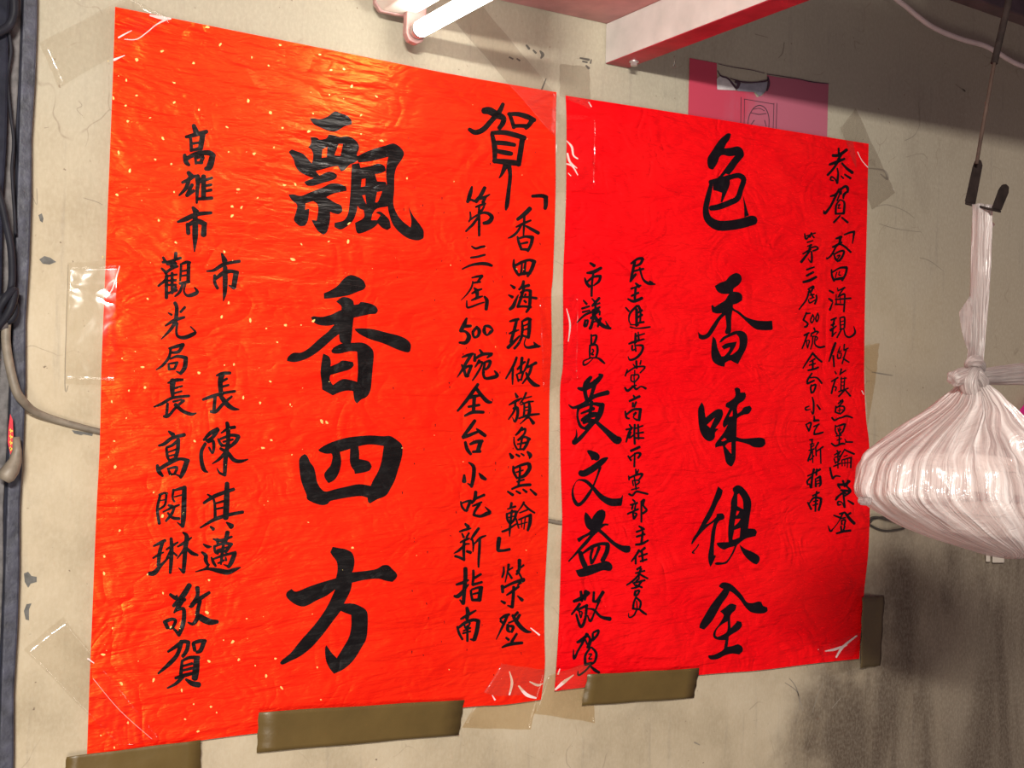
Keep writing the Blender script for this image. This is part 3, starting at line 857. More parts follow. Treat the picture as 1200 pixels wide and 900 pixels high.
s 195,630,24 195,780,28
s 150,705,20 225,685,20
C L 195 140 5.625
s 180,40,28 195,80,40
s 130,115,22 190,100,30 265,80,28
s 160,125,22 165,200,24
s 240,95,38 225,190,36
s 165,160,18 230,150,18
s 160,205,20 225,190,26
s 120,235,26 130,280,34 150,300,20
s 130,260,30 200,225,30 280,220,36 310,240,36
s 305,240,40 285,310,46 260,325,28
s 190,250,18 195,290,20
s 190,255,20 240,245,26 225,285,24
s 200,285,20 235,285,22
C L 195 140 5.625
s 145,350,28 165,375,38
s 105,415,20 150,395,26 190,370,18
s 150,390,28 130,450,28 85,500,14
s 170,430,24 135,500,26
s 135,500,28 180,470,24
s 205,375,36 205,420,26
s 215,390,30 205,450,28 200,550,16
s 245,375,34 245,520,34
s 225,410,20 300,385,20
s 240,440,18 295,430,20
s 240,475,18 295,465,22
s 200,525,22 300,518,24
C L 195 140 5.625
s 175,580,22 195,610,44
s 75,675,16 130,655,34 200,625,30 295,615,22
s 140,690,28 145,750,30
s 145,695,26 200,670,36 255,690,34
s 250,690,34 245,760,40
s 190,640,34 190,760,40 185,870,10
C L 175 290 9
s 145,105,28 170,150,36
s 140,155,28 200,150,28 330,110,34
s 280,60,40 275,120,40
s 190,170,40 280,170,36
s 270,130,34 230,200,34 290,200,34
s 130,220,24 170,260,34
s 170,270,30 240,220,34 300,200,24
s 170,260,30 180,330,36 95,405,26
s 180,310,40 180,530,40
s 200,300,24 290,285,24
s 200,350,24 280,345,30
s 200,395,26 280,395,30
s 240,270,34 240,480,36
s 180,490,30 290,450,30
s 280,420,34 240,460,30
s 335,195,28 330,280,28 325,350,22
s 330,180,26 390,155,34 430,160,30
s 415,165,40 410,350,42
s 340,250,22 400,240,24
s 340,300,22 400,290,24
s 320,380,30 420,360,36
s 350,390,30 320,470,34 270,515,20
s 380,390,24 365,460,22 395,505,30 450,500,45 505,470,40 475,420,14
C L 175 290 9
s 765,65,24 795,140,64
s 605,250,16 680,240,34 760,190,44 830,165,36 950,145,36
s 690,295,34 690,370,36 720,430,34
s 700,330,34 780,270,50 860,250,40 930,265,40
s 915,270,60 890,420,56
s 890,425,40 840,400,16
s 800,210,50 800,350,56 795,480,44 780,565,10
C L 175 290 9
s 270,585,40 290,640,42 280,760,45
s 200,690,16 235,710,28
s 375,630,30 330,680,30
s 170,825,20 260,770,40 370,735,28
s 280,780,40 220,870,36 127,965,14
s 295,800,30 285,880,28 300,935,32 370,950,44 460,915,44 485,890,26 435,835,16
C L 175 390 8.183
s 190,150,22 260,130,36 325,115,40
s 320,120,36 280,180,34 205,190,24
s 205,150,26 190,230,30 130,310,28 65,355,12
s 200,250,20 270,225,30 350,240,40
s 350,240,44 340,330,46 300,390,34
s 300,390,30 260,370,14
s 185,300,22 190,350,30
s 195,295,20 270,285,28
s 265,290,28 240,345,26
s 200,350,24 240,345,24
C L 175 390 8.183
s 180,480,20 250,455,36 320,450,26
s 225,460,60 220,540,50 225,610,34
s 250,530,24 315,510,20
s 235,580,24 310,560,20
s 45,710,16 120,680,32 220,625,30 380,605,28
s 175,680,28 165,790,32
s 140,800,28 180,800,30 250,720,28 330,650,30
s 250,690,40 320,750,36 400,780,34 450,770,14
s 230,660,24 310,640,20
C L 175 390 8.183
s 645,410,20 700,390,36 775,385,30
s 695,400,60 680,480,50 690,600,44
s 690,470,26 745,440,24
s 690,520,26 760,500,22
s 515,640,26 600,610,36 700,580,30 820,560,28
s 630,620,34 620,740,36
s 590,755,30 640,755,34 700,690,34 790,610,24
s 680,600,40 740,680,50 800,725,40 860,735,14
C L 175 490 9
s 205,140,24 250,175,50
s 100,290,24 160,270,40 240,210,40 370,175,40
s 180,320,30 190,400,34 210,450,24
s 180,310,26 250,280,34 310,220,30
s 305,230,44 300,330,44 280,410,44
s 200,360,18 280,330,24
s 200,400,18 270,385,22
s 210,450,30 280,420,30
s 85,500,36 100,560,50 140,610,28
s 100,540,40 200,480,44 320,430,34 410,450,44
s 395,460,56 360,560,56 330,625,34
s 330,615,28 270,590,14
s 195,530,24 220,590,36
s 210,530,24 290,520,34 265,590,28
s 220,595,26 260,590,24
C L 175 490 9
s 575,230,28 640,160,44 720,115,44
s 720,120,50 670,200,40 600,240,26
s 590,270,36 550,350,40 550,450,44 575,540,46 615,570,16
s 620,250,34 670,240,36 680,310,34 665,370,24 630,310,24
s 820,50,40 830,110,50 830,250,44 805,420,50 795,600,40
s 760,155,20 830,110,34 900,95,38
s 725,220,24 750,270,34 780,290,30
s 750,220,28 860,180,34 940,190,40
s 940,195,44 910,250,44 840,310,34
s 780,250,24 880,225,26
s 760,290,30 850,285,30
s 820,340,40 740,430,34 665,480,14
s 750,320,30 830,370,44 890,440,44 960,455,40 1040,435,14
s 790,600,30 740,575,26 715,530,12
C L 170 580 9
s 865,-120,50 860,60,64 850,240,64
s 660,-5,20 700,20,28
s 620,85,30 740,10,44 935,-60,36
s 715,20,24 735,100,30 740,250,36
s 740,90,22 850,60,30
s 740,150,22 840,130,24
s 585,345,20 720,265,40 860,215,40 1030,180,36
s 690,335,24 720,360,40
s 860,290,20 910,330,64
C L 170 580 9
s 160,0,30 130,150,34 150,300,36
s 150,0,28 200,-20,26 235,-15,24
s 225,-10,26 210,100,26 150,150,26
s 160,60,16 210,50,16
s 300,-55,30 290,30,24 310,70,24
s 310,-50,24 380,-70,36 420,-75,30
s 415,-80,50 410,100,56 405,240,56 395,330,44
s 390,330,30 340,290,14
s 310,20,16 390,0,18
s 250,110,30 290,120,34
s 190,180,16 270,140,28 360,105,22
s 310,130,26 280,200,34 220,275,26
s 240,190,24 290,240,34 360,250,34
C L 170 580 9
s 90,540,22 150,510,36 210,480,36
s 190,490,34 155,600,44 140,740,40
s 85,665,22 150,625,28 195,605,16
s 45,830,44 100,820,56 170,740,36 260,650,18
s 275,460,36 280,560,44 275,700,44 265,820,32
s 225,575,22 290,535,30 345,500,22
s 265,590,24 220,680,18
s 300,610,24 335,640,26
s 400,395,20 440,440,50 425,560,50 415,700,48 405,815,40
s 345,545,22 420,500,36 490,450,18
s 415,570,34 340,670,14
s 430,550,24 490,610,44 555,635,26
s 400,810,34 355,770,12
C L 170 580 9
s 615,520,18 660,545,38 700,545,16
s 600,605,26 640,640,44 640,690,44 665,740,30
s 670,735,30 640,775,26 540,810,10
s 535,810,14 660,780,30 780,800,54 870,815,56 940,790,44 1005,765,14
s 720,465,20 800,480,36 915,440,26
s 870,395,50 850,480,44
s 760,470,40 770,520,30
s 730,540,28 740,600,30 770,620,24
s 740,540,26 830,510,34 915,520,34
s 900,530,40 850,600,36
s 760,580,18 870,550,22
s 830,500,32 810,640,36 800,730,22
s 750,600,30 860,590,30
s 700,660,20 720,710,36 745,750,26
s 710,680,22 820,640,30 955,605,30
s 945,620,50 910,710,50 880,760,36
s 870,750,28 830,735,12
s 770,720,22 830,690,26
s 850,660,22 855,690,26
C L 180 675 6.433
s 270,70,40 220,150,44 150,225,26
s 125,140,24 165,165,34 175,145,14
s 210,170,36 235,180,28
s 215,185,40 180,240,34 155,275,16
s 165,265,16 220,245,28 230,290,34 220,370,36 190,445,30
s 190,440,30 150,395,18
s 85,345,34 105,390,30
s 95,340,30 140,325,26 165,340,26 140,390,24 110,390,20
s 330,90,36 330,150,30 290,220,36 270,230,16
s 300,210,26 350,170,34 420,125,24
s 350,190,30 330,280,34 350,310,50 420,345,50 480,345,30
s 340,300,40 300,360,28 260,350,14
C L 180 675 6.433
s 110,570,20 170,530,30 220,495,30 265,500,30
s 262,505,32 250,560,32 220,605,28
s 210,495,36 180,590,32 120,660,34 35,735,16
s 300,510,30 310,560,28
s 300,505,26 350,490,30 390,490,28
s 380,495,36 355,560,34 325,575,24
s 215,640,22 205,740,30
s 215,640,22 270,615,26 340,615,30
s 325,620,44 320,700,52 310,770,50
s 215,680,18 290,660,22
s 210,715,18 290,695,24
s 165,770,22 230,750,30 310,730,24
s 220,760,30 170,810,26 105,845,14
s 245,780,20 290,810,40 340,820,44
C R 670 295 9.473
s 205,125,24 250,155,40
s 170,235,24 240,225,44 325,180,34
s 145,290,18 160,340,34 195,385,38
s 160,345,24 240,280,30 320,270,34
s 320,275,34 300,330,32 245,375,18
s 240,240,24 225,350,28 220,490,28
C R 670 295 9.473
s 130,540,20 165,580,30
s 115,630,26 195,605,24
s 120,670,24 200,650,20
s 60,785,16 150,700,28 300,640,26
s 150,760,26 140,820,32
s 145,770,22 180,760,22 165,820,26 140,830,22
s 225,520,16 270,570,30
s 305,515,34 230,600,30
s 235,600,20 310,570,24
s 230,650,24 310,615,26
s 265,580,24 260,680,34
s 210,740,24 300,660,30 310,700,20
s 245,700,30 225,800,34 205,850,40
s 215,790,20 270,770,20
s 240,690,40 290,770,44 360,830,44 430,850,30
s 375,770,10 410,840,34
s 320,740,34 290,830,26
C R 670 295 9.473
s 660,130,24 730,80,30 785,75,36
s 790,80,34 760,135,30 700,160,24
s 700,110,34 670,250,34 655,325,30
s 650,330,24 710,250,30
s 690,215,24 795,190,28
s 755,180,24 790,300,24 850,350,36 925,360,18
s 865,325,18 890,350,36
C R 670 295 9.473
s 710,350,24 745,385,40
s 660,410,24 765,375,24
s 665,490,24 740,455,28
s 710,400,30 700,520,30
s 625,525,22 690,550,36 780,515,36
C R 670 295 9.473
s 600,620,20 635,660,24
s 725,600,28 650,680,26 635,760,18 660,810,14
s 650,810,14 740,810,20
s 720,640,34 720,820,34
s 740,600,30 765,650,34
s 730,680,22 780,650,28
s 730,730,24 780,700,30
s 740,790,24 800,780,26
s 765,650,24 760,780,24
s 650,835,20 720,850,16 800,845,22 870,835,20
C R 665 380 10.909
s 305,135,26 305,260,32
s 305,150,22 370,145,30 345,240,34 310,260,28
s 290,270,30 285,340,30 285,410,24
s 300,270,24 370,265,30 385,340,34 365,420,30
s 320,320,22 335,340,20 310,380,24 330,390,24
s 280,430,22 380,430,24 430,460,36 475,500,24
s 290,435,18 210,470,22 210,520,28 260,500,20 325,440,12
C R 665 380 10.909
s 870,120,30 870,230,40
s 905,100,20 910,200,34
s 880,150,24 985,120,20
s 880,220,24 970,190,24
s 785,250,24 850,225,34 980,190,20
s 830,270,24 830,330,26 880,310,14
s 860,230,24 875,345,24
s 880,270,20 960,275,34 950,350,34 880,430,34 800,455,28 775,410,12
C R 665 380 10.909
s 880,470,30 885,560,30
s 840,510,16 870,550,24
s 940,465,20 930,510,26
s 765,580,20 740,660,24
s 755,620,24 870,550,24 990,545,26 930,620,20
s 860,590,20 860,660,16
s 815,660,20 815,720,22 860,740,20
s 815,650,18 900,645,22 910,680,24 860,740,20
s 850,660,18 860,800,20
s 825,790,20 880,780,20
s 735,810,26 770,850,36 840,800,30 880,830,30 940,795,20 1000,820,34
C R 660 430 9
s 160,225,30 220,230,50 330,170,60 400,100,44
s 380,80,24 410,90,36
s 290,110,40 240,180,60 230,260,44 250,350,44
s 340,150,50 310,260,40 280,340,36
s 60,400,14 110,430,30 220,390,44 330,310,44 470,270,52
s 160,440,30 150,520,24 180,620,34 230,650,30
s 160,440,24 300,390,30 390,400,50
s 410,400,60 390,490,60 340,580,50
s 300,370,40 290,450,36 270,560,34
s 190,490,20 320,440,40
s 200,560,40 290,510,60 360,500,50
s 215,590,30 300,560,36
s 230,650,34 320,560,30
s 330,570,50 260,660,36 180,750,44 120,800,44 105,790,30
s 140,660,6 140,730,24 110,790,40
s 360,590,40 470,690,60 560,770,84 590,765,70
C R 660 430 9
s 740,300,18 760,330,34
s 700,360,26 805,310,30
s 735,380,24 735,420,24
s 770,370,22 750,420,24
s 655,470,22 665,530,26 695,545,20
s 670,500,24 740,450,28 820,445,28
s 815,450,34 800,560,34
s 780,560,24 740,530,14 770,480,24 740,500,14
C R 660 430 9
s 700,610,22 720,640,24
s 665,660,22 720,650,24
s 725,640,28 690,700,24 665,790,20
s 715,690,20 695,750,20 740,720,20
s 755,610,26 750,700,24 755,810,26
s 790,610,24 795,760,24
s 760,650,18 840,620,18
s 770,700,18 845,690,22
s 760,750,22 850,750,20
C R 660 510 9
p 250,165 270,155 320,168 365,190 385,220 380,255 350,272 325,260 300,265 285,230 260,190
s 185,400,64 230,400,72 330,340,70 420,270,60 465,240,24
s 390,340,30 360,430,22 320,530,22 270,620,36 200,710,36 150,730,42 110,670,34 100,580,20 130,500,8 165,470,14
s 165,470,14 240,485,36 310,550,40 400,650,56 500,705,80 590,705,80
p 560,668 605,660 625,630 630,650 618,735 600,746 560,746
C R 660 510 9
s 715,165,30 805,125,30
s 685,220,20 715,265,24
s 700,240,18 770,190,22 815,195,28 790,240,24
s 755,190,20 750,330,24
C R 660 510 9
s 765,360,20 770,410,24
s 795,365,16 780,400,20
s 690,430,16 695,470,20
s 700,450,22 770,420,24 835,410,28 800,470,20
s 750,440,18 770,570,20
s 730,480,16 740,530,18
s 735,480,16 790,475,20 800,500,20 760,530,16
s 720,575,16 800,555,16
s 695,620,24 730,635,24 770,595,24 830,605,24 890,620,24
C R 660 510 9
s 735,680,20 755,700,24
s 710,735,20 780,715,26
s 735,730,24 725,780,22
s 765,730,20 755,780,22
s 680,830,22 790,780,24
s 735,820,20 745,880,28
s 735,820,18 775,830,22 750,880,24
s 825,700,24 825,915,22
s 825,700,22 855,680,24 845,740,22 880,790,26 840,825,26
C R 660 590 9
p 235,90 265,115 300,165 330,115 370,75 410,62 445,85 445,140 415,215 440,210 480,215 475,235 440,235 395,270 440,310 540,400 620,440 700,445 712,470 705,510 680,520 640,515 580,480 500,420 430,350 370,300 320,345 250,430 180,500 110,570 60,620 50,605 100,550 180,450 260,360 280,335 220,365 170,410 155,395 145,370 200,340 260,310 285,285 245,250 225,190 222,130
s 180,520,50 200,590,56 230,660,60
s 200,530,20 300,460,40 400,425,34 470,430,44
s 470,440,50 460,510,50 415,600,50
s 310,480,30 290,560,30 300,630,34
s 380,460,36 350,540,30 310,620,30
p 130,705 200,685 250,660 330,640 400,620 440,605 490,620 520,660 510,700 480,712 420,705 340,735 270,760 200,775 165,770 145,740
C R 660 590 9
s 800,240,20 840,265,34
s 775,300,26 855,270,22
s 775,350,24 860,325,24
s 840,300,28 825,420,28
s 765,435,24 830,425,30 895,390,22
C R 660 590 9
s 800,495,30 760,560,26 720,610,18
s 765,570,24 765,635,24
s 860,470,30 810,510,22
s 830,505,26 840,610,26
s 800,560,22 885,530,22
s 815,610,22 880,590,24
C R 660 590 9
s 820,665,18 780,695,26
s 765,735,20 860,710,20
s 820,690,30 790,760,26 730,820,24 670,860,18
s 800,740,22 850,770,24 890,790,22
s 800,740,18 800,800,18
s 790,800,22 750,850,20 790,880,22
s 740,840,24 860,810,24
s 830,815,24 780,880,24 720,895,18
s 770,860,20 830,885,24
C R 660 680 7.5
s 155,100,26 165,180,26
s 95,185,28 165,155,40 220,110,40
s 200,100,40 190,170,24
s 145,210,28 75,300,18
s 125,260,24 210,220,26
s 205,220,28 200,300,24 180,380,28 150,405,28 115,300,20
s 140,270,16 155,330,14 165,280,14 135,275,12
s 270,105,22 265,180,26
s 350,105,34 300,180,30 265,185,24
s 320,175,24 280,270,16 240,360,24 215,310,12
s 215,250,12 270,260,24 330,320,26 410,340,40
C R 660 680 7.5
s 125,545,24 170,520,34 215,475,26
s 205,470,24 170,550,24 130,620,20 95,690,24 90,610,10
s 220,490,26 235,520,22 215,590,26
s 190,510,14 210,560,20
s 260,470,22 260,530,22
s 265,460,20 310,440,22 300,480,24 265,520,26
s 250,520,20 230,580,20
s 240,590,18 195,660,24 195,740,28
s 250,590,18 290,640,26 280,710,22 245,740,20
s 225,650,14 250,650,14 225,690,14 250,690,14
s 200,740,26 250,725,20
s 240,745,20 190,800,18 135,835,18 130,800,10
s 240,755,18 280,790,30 315,810,24
C R 660 680 7.5
s 635,95,22 630,120,26
s 640,95,18 670,90,20 650,130,20 625,130,20
s 640,150,20 620,200,20 615,250,24
s 640,150,18 680,190,22 675,240,20
s 645,185,12 650,240,12
s 610,250,18 670,255,20
s 650,250,18 620,310,16 580,325,14 575,290,8
s 670,255,18 700,280,24 730,300,18
C R 930 165 9
s 475,80,22 480,160,26
s 415,155,34 480,150,34 560,95,34
s 520,120,24 470,200,30
s 380,250,26 450,225,34 535,190,28
s 480,190,34 430,280,26 360,360,28
s 510,235,20 560,290,30 620,335,34
s 460,290,16 470,350,22 460,445,28
s 455,440,18 435,400,16 400,380,22 390,410,20 420,420,14
s 500,370,14 525,395,20
s 540,355,20 600,395,28
C R 930 165 9
s 390,585,20 440,570,28
s 480,510,24 450,570,28 390,690,26 330,765,30 320,735,12
s 440,560,20 490,540,20 460,630,18
s 500,500,22 500,560,22
s 500,510,24 545,480,30 570,500,34 570,540,24
s 560,540,24 530,570,30 525,610,18
s 490,620,16 450,680,22 445,770,26
s 490,620,14 535,650,24 530,760,28
s 470,680,14 490,670,14 470,710,14 495,710,14
s 440,770,20 530,765,26
s 490,790,20 425,860,24
s 510,810,20 570,860,26
C R 930 255 10
s 595,200,20 660,175,26 710,165,30
s 710,170,28 700,240,22 690,305,12
C R 930 255 10
s 500,245,24 560,225,34
s 545,230,40 540,290,30 500,340,20
s 460,345,26 530,310,30 565,290,22
s 545,310,24 600,340,26 670,405,26
s 500,330,24 450,430,24 390,485,18 390,460,8
s 470,420,16 490,480,28 520,510,30
s 475,430,20 540,395,24 590,395,28 570,460,28 535,505,30
s 510,450,16 545,440,18 520,480,18
C R 930 255 10
s 445,610,20 450,680,26 475,740,30
s 455,640,20 540,590,24 620,585,36
s 625,590,30 610,660,28 570,735,28
s 505,640,14 490,700,16
s 540,630,14 530,670,16 555,675,14
s 475,725,26 540,715,34 590,705,30
C R 930 255 10
s 130,190,18 145,250,26 190,210,16
s 210,180,24 190,230,20
s 150,215,16 255,180,18
s 220,210,18 240,235,20
s 160,290,18 225,270,18
s 165,335,16 210,320,24
s 200,320,26 180,380,20
s 180,360,20 260,340,22 285,365,24 230,390,22
s 110,425,20 200,370,24
s 190,390,24 90,520,34
s 210,400,22 215,480,28 205,525,22 170,480,10
C R 930 255 10
s 155,610,24 240,580,22
s 155,680,30 230,640,28
s 115,755,30 190,735,36 265,695,30
C R 930 325 10
s 170,140,20 230,105,24 235,130,20
s 225,110,24 210,160,24 170,170,18
s 185,150,24 150,260,24 65,375,18
s 200,180,20 225,230,24
s 190,210,14 240,200,20
s 190,250,16 240,235,18
s 175,260,16 190,300,20 260,260,16
s 265,210,24 270,250,24 250,310,24
C R 930 325 10
s 420,155,22 465,180,26
s 415,250,24 450,275,32
s 425,380,30 460,290,14
s 515,125,16 520,160,14
s 525,155,18 600,120,24
s 590,125,20 530,210,18
s 500,200,14 500,300,18
s 520,230,18 590,195,24 600,240,22 590,400,24
s 490,260,18 670,245,24
s 490,315,22 590,320,18
s 545,230,12 550,300,14
C R 930 325 10
s 150,415,24 115,500,24
s 150,425,22 195,420,18
s 115,500,24 165,540,24 150,575,28 130,580,24
C R 930 325 10
s 225,440,18 200,500,20 215,535,18 240,480,18 225,435,16
C R 930 325 10
s 285,420,18 260,480,20 275,520,18 295,460,18 280,420,16
C R 930 325 10
s 125,680,24 180,650,22
s 165,660,24 130,760,22 100,835,18
s 150,740,14 160,820,18
s 160,740,14 185,745,18 165,830,14
s 240,595,24 250,620,20
s 210,660,22 260,635,22 290,640,20 265,670,14
s 210,660,20 205,690,18
s 225,690,18 220,770,18 200,840,16
s 220,690,14 245,690,14
s 260,690,18 280,710,20 265,740,14
s 255,690,16 250,780,20 300,820,26 360,810,26
C R 930 325 10
s 440,500,22 500,475,24
s 480,490,24 460,570,26
s 440,560,20 480,545,18
s 435,620,36 500,570,18
s 460,600,24 455,690,24
s 450,690,20 500,640,16
s 545,480,18 550,600,20
s 545,475,18 590,465,24 600,500,24 595,590,24
s 555,520,14 590,510,14
s 555,560,14 590,550,14
s 545,610,20 590,600,20
s 560,610,20 510,705,22
s 590,610,18 610,680,22 660,700,24 720,650,28 705,575,10
C R 930 395 10
s 490,70,30 460,150,34 415,285,18
s 465,220,26 475,345,22
s 545,110,14 525,170,18
s 515,180,16 560,160,14
s 515,200,18 520,250,22 550,240,16
s 530,190,14 560,190,16 550,250,18
s 595,85,20 590,150,18
s 590,155,18 640,130,18
s 620,140,18 570,310,20
s 580,240,18 610,270,22 650,295,18
C R 930 395 10
s 485,405,18 500,430,20
s 445,520,20 520,475,22
s 490,500,22 460,590,22 445,660,24
s 475,580,16 500,590,20 490,630,16
s 560,375,24 545,440,20
s 550,430,18 610,390,20
s 550,490,14 620,480,16
s 560,470,16 555,620,18
s 600,470,16 590,610,20
s 565,530,14 595,525,14
s 565,570,14 595,565,14
s 530,640,20 640,600,20
s 600,620,22 530,695,22
s 615,630,20 665,690,24
C R 930 395 10
s 225,185,24 170,270,24 110,365,16
s 225,190,28 280,250,26 330,290,24
s 190,290,16 250,255,22
s 225,270,24 225,370,26
s 185,330,20 255,310,20
s 170,390,24 240,375,26 290,355,24
C R 930 395 10
s 215,425,22 165,500,26 160,545,22
s 165,545,26 240,510,26
s 180,480,16 270,475,22 330,540,24
s 210,560,20 200,600,24 210,655,26
s 215,570,20 260,560,26 235,640,24 210,650,22
C R 930 460 10
s 220,55,18 235,130,26 230,250,22 205,215,10
s 180,160,16 140,180,22 150,205,22 200,195,10
s 275,145,20 310,195,26
C R 930 460 10
s 575,85,22 525,130,20
s 545,95,16 580,100,20 540,150,18 490,190,16
s 495,160,18 490,230,24
s 500,170,16 580,160,22 595,200,24 560,240,22
s 500,235,20 550,250,22
s 540,180,14 540,230,14
s 520,210,12 575,200,12
s 450,295,24 480,325,24 530,300,22 560,295,22 620,275,26 690,295,20
C R 930 460 10
s 240,275,16 245,330,28
s 240,330,34 295,325,26
s 145,375,20 180,450,24
s 155,370,18 205,355,24 185,440,22
s 235,400,18 300,370,20
s 290,375,20 250,440,20 240,490,24
s 245,490,24 300,480,26 345,465,22
C R 930 460 10
s 490,385,18 490,450,20 510,490,22
s 495,400,16 590,370,28
s 605,370,24 580,450,24 540,490,22
s 520,420,14 530,460,14 555,430,14
s 540,410,16 535,600,22
s 500,510,18 560,500,18
s 510,560,16 560,540,18
s 445,595,22 490,625,24 560,600,26 600,600,22
s 600,545,14 620,580,20
s 610,580,20 690,580,22
C R 930 460 10
s 190,555,20 225,550,20
s 215,550,22 220,600,20
s 190,610,14 240,600,16
s 200,640,18 240,620,16
s 205,600,18 205,690,24
s 170,800,26 210,680,24
s 180,680,18 240,660,20
s 220,670,20 225,820,16
s 195,790,18 240,740,16
s 290,585,24 255,650,20
s 260,650,20 265,740,20
s 270,690,18 345,635,22
s 315,660,20 320,830,18
C R 930 460 10
s 510,680,22 535,720,22
s 480,730,20 550,690,22
s 475,775,18 490,830,18
s 480,760,16 550,740,18
s 550,740,20 530,800,20 490,820,18
s 470,865,20 550,830,20
s 520,700,20 520,885,18
s 600,665,18 550,750,20
s 600,670,20 640,690,24 710,720,24
s 590,750,14 630,735,14
s 565,790,16 570,860,16
s 570,790,16 660,765,22
s 675,760,24 670,880,22
s 600,790,12 600,860,14
s 635,780,12 630,880,14
s 570,830,12 660,820,14
C R 930 540 9
s 215,90,28 200,150,24 185,280,28
s 150,160,18 235,120,18
s 185,170,18 145,215,24 150,250,20
s 165,240,14 180,285,20
s 245,90,24 240,150,22
s 225,125,20 280,90,26
s 230,190,18 235,270,26
s 235,190,18 280,165,26
s 280,170,28 285,240,28 270,270,16
s 245,215,14 270,205,14
s 245,245,14 270,235,14
C R 930 540 9
s 245,325,22 235,380,26
s 200,370,18 270,335,20
s 150,440,20 185,510,26
s 165,450,16 215,390,24 285,395,26
s 290,400,30 285,450,28 265,520,26
s 210,430,16 255,420,18
s 205,470,16 255,455,18
s 235,400,22 230,530,22
C R 930 540 9
s 385,75,24 395,130,24 410,185,24
s 415,185,28 445,160,20 490,165,16
C R 930 540 9
s 520,210,24 540,270,24
s 470,250,30 540,250,30 590,215,30
s 575,210,30 560,260,24
s 470,260,24 490,290,20
s 500,310,24 600,320,30
s 560,270,20 600,320,26 540,370,22
s 445,410,24 475,370,24
s 450,390,20 540,320,24
s 500,350,18 550,340,18
s 525,340,24 540,490,22
s 535,490,18 510,440,14 470,430,20 470,465,22 500,460,14
s 575,420,18 630,455,26
C R 930 540 9
s 485,560,20 540,545,24
s 425,575,18 490,600,24
s 520,550,24 470,650,12 390,740,14 365,690,8
s 365,685,8 385,740,22 410,735,14
s 600,550,24 560,580,20
s 545,550,24 590,610,34 640,660,34
s 495,610,18 545,600,18
s 505,630,18 510,670,20
s 510,630,18 545,625,20 535,680,20
s 500,690,20 505,740,24
s 540,690,20 520,750,20
s 455,765,24 530,745,26 600,735,26
"""
def characters():
    bm = None; glyphs = []
    for line in TRACE.strip().split('\n'):
        w = line.split()
        if w[0] == 'C': glyphs.append((w[1], float(w[2]), float(w[3]), float(w[4]), []))
        else: glyphs[-1][4].append((w[0], [tuple(map(float, t.split(','))) for t in w[1:]]))
    for side, ox, oy, sc, items in glyphs:
        bm = bmesh.new(); put = on(HL if side == 'L' else HR, 0.0006); i = 0
        while i < len(items):
            t, pts = items[i]; i += 1
            if t == 's': stroke(bm, [(ox+a/sc, oy+b/sc, c/sc) for a, b, c in pts], put)
            else:
                loops = [[(ox+a/sc, oy+b/sc) for a, b in pts]]
                while i < len(items) and items[i][0] == 'h':
                    loops.append([(ox+a/sc, oy+b/sc) for a, b in items[i][1]]); i += 1
                loops = [[p[:2] for p in catmull(l, 4, True, 0.95)] for l in loops]
                fill(bm, loops, put, 5.0)
        build('brush_character', face_camera(bm), MAT['ink_gloss'] if side == 'L' else MAT['ink'], bl if side == 'L' else br)
characters()

# gold flecks sprinkled on the left banner
random.seed(5)
FL = [(243, 32), (258, 52), (190, 60), (160, 70), (227, 74), (204, 97), (147, 124), (160, 112), (204, 120), (233, 129), (291, 118), (295, 67), (315, 77), (328, 53), (375, 64), (388, 82), (386, 111), (317, 132), (266, 149), (191, 162), (176, 138), (321, 173), (268, 178),
 (139, 179), (152, 200), (137, 228), (279, 222), (302, 232), (272, 242), (272, 253), (186, 258), (283, 243), (204, 225), (148, 94), (150, 142), (133, 115), (201, 192), (206, 284), (263, 295), (353, 286), (333, 217), (298, 180), (182, 187), (260, 371), (293, 375), (312, 385), (325, 401),
 (353, 381), (334, 381), (285, 466), (305, 472), (340, 474), (151, 458), (170, 454), (131, 471), (148, 490), (134, 517), (135, 547), (180, 577), (263, 428), (274, 427), (233, 437), (268, 355), (173, 350), (167, 430), (143, 420), (317, 447), (228, 517), (318, 516), (308, 525), (377, 494),
 (190, 605), (140, 622), (122, 652), (122, 672), (173, 673), (191, 695), (245, 680), (243, 718), (289, 725), (132, 736), (200, 735), (280, 773), (299, 780), (312, 792), (372, 782), (323, 772), (245, 775), (213, 809), (254, 835), (247, 828), (217, 843), (150, 847), (134, 876), (118, 862),
 (142, 801), (330, 806), (376, 820), (121, 767), (232, 857), (180, 797), (262, 750), (273, 752), (227, 825), (403, 81), (412, 101), (441, 113), (423, 135), (423, 157), (447, 165), (477, 209), (408, 283), (409, 262), (346, 216), (385, 283), (331, 150), (367, 133), (362, 154), (343, 304), (367, 376), (335, 381), (413, 642), (383, 495)]
bm = bmesh.new(); put = on(HL, 0.0009)
for k in range(len(FL)+70):
    if k < len(FL): x, y = FL[k]; r = random.uniform(1.3, 2.7)
    else:
        x = 120+500*random.random()**1.5; y = random.uniform(60, 850); r = random.uniform(0.4, 0.9)
    a0 = random.random()*6.3; ex = random.uniform(0.9, 2.0); n = 7; ca, sa = math.cos(a0), math.sin(a0); vs = []
    for q in range(n):
        a = -2*math.pi*q/n; rr = r*random.uniform(0.55, 1.1); u, v = rr*math.cos(a)*0.75, rr*math.sin(a)*ex*0.75
        vs.append(bm.verts.new(put(x+u*ca-v*sa, y+u*sa+v*ca)))
    bm.faces.new(vs)
tag(build('gold_flecks', face_camera(bm), MAT['gold'], bl, False), kind='stuff')
bm = bmesh.new(); put = on(HL, 0.0008)
for k in range(70):
    x, y = random.uniform(460, 636), random.uniform(150, 800)
    l = random.uniform(0.5, 3.0); stroke(bm, [(x, y, random.uniform(.5, 1.2)), (x+random.uniform(-.4, .6), y+l, .4)], put)
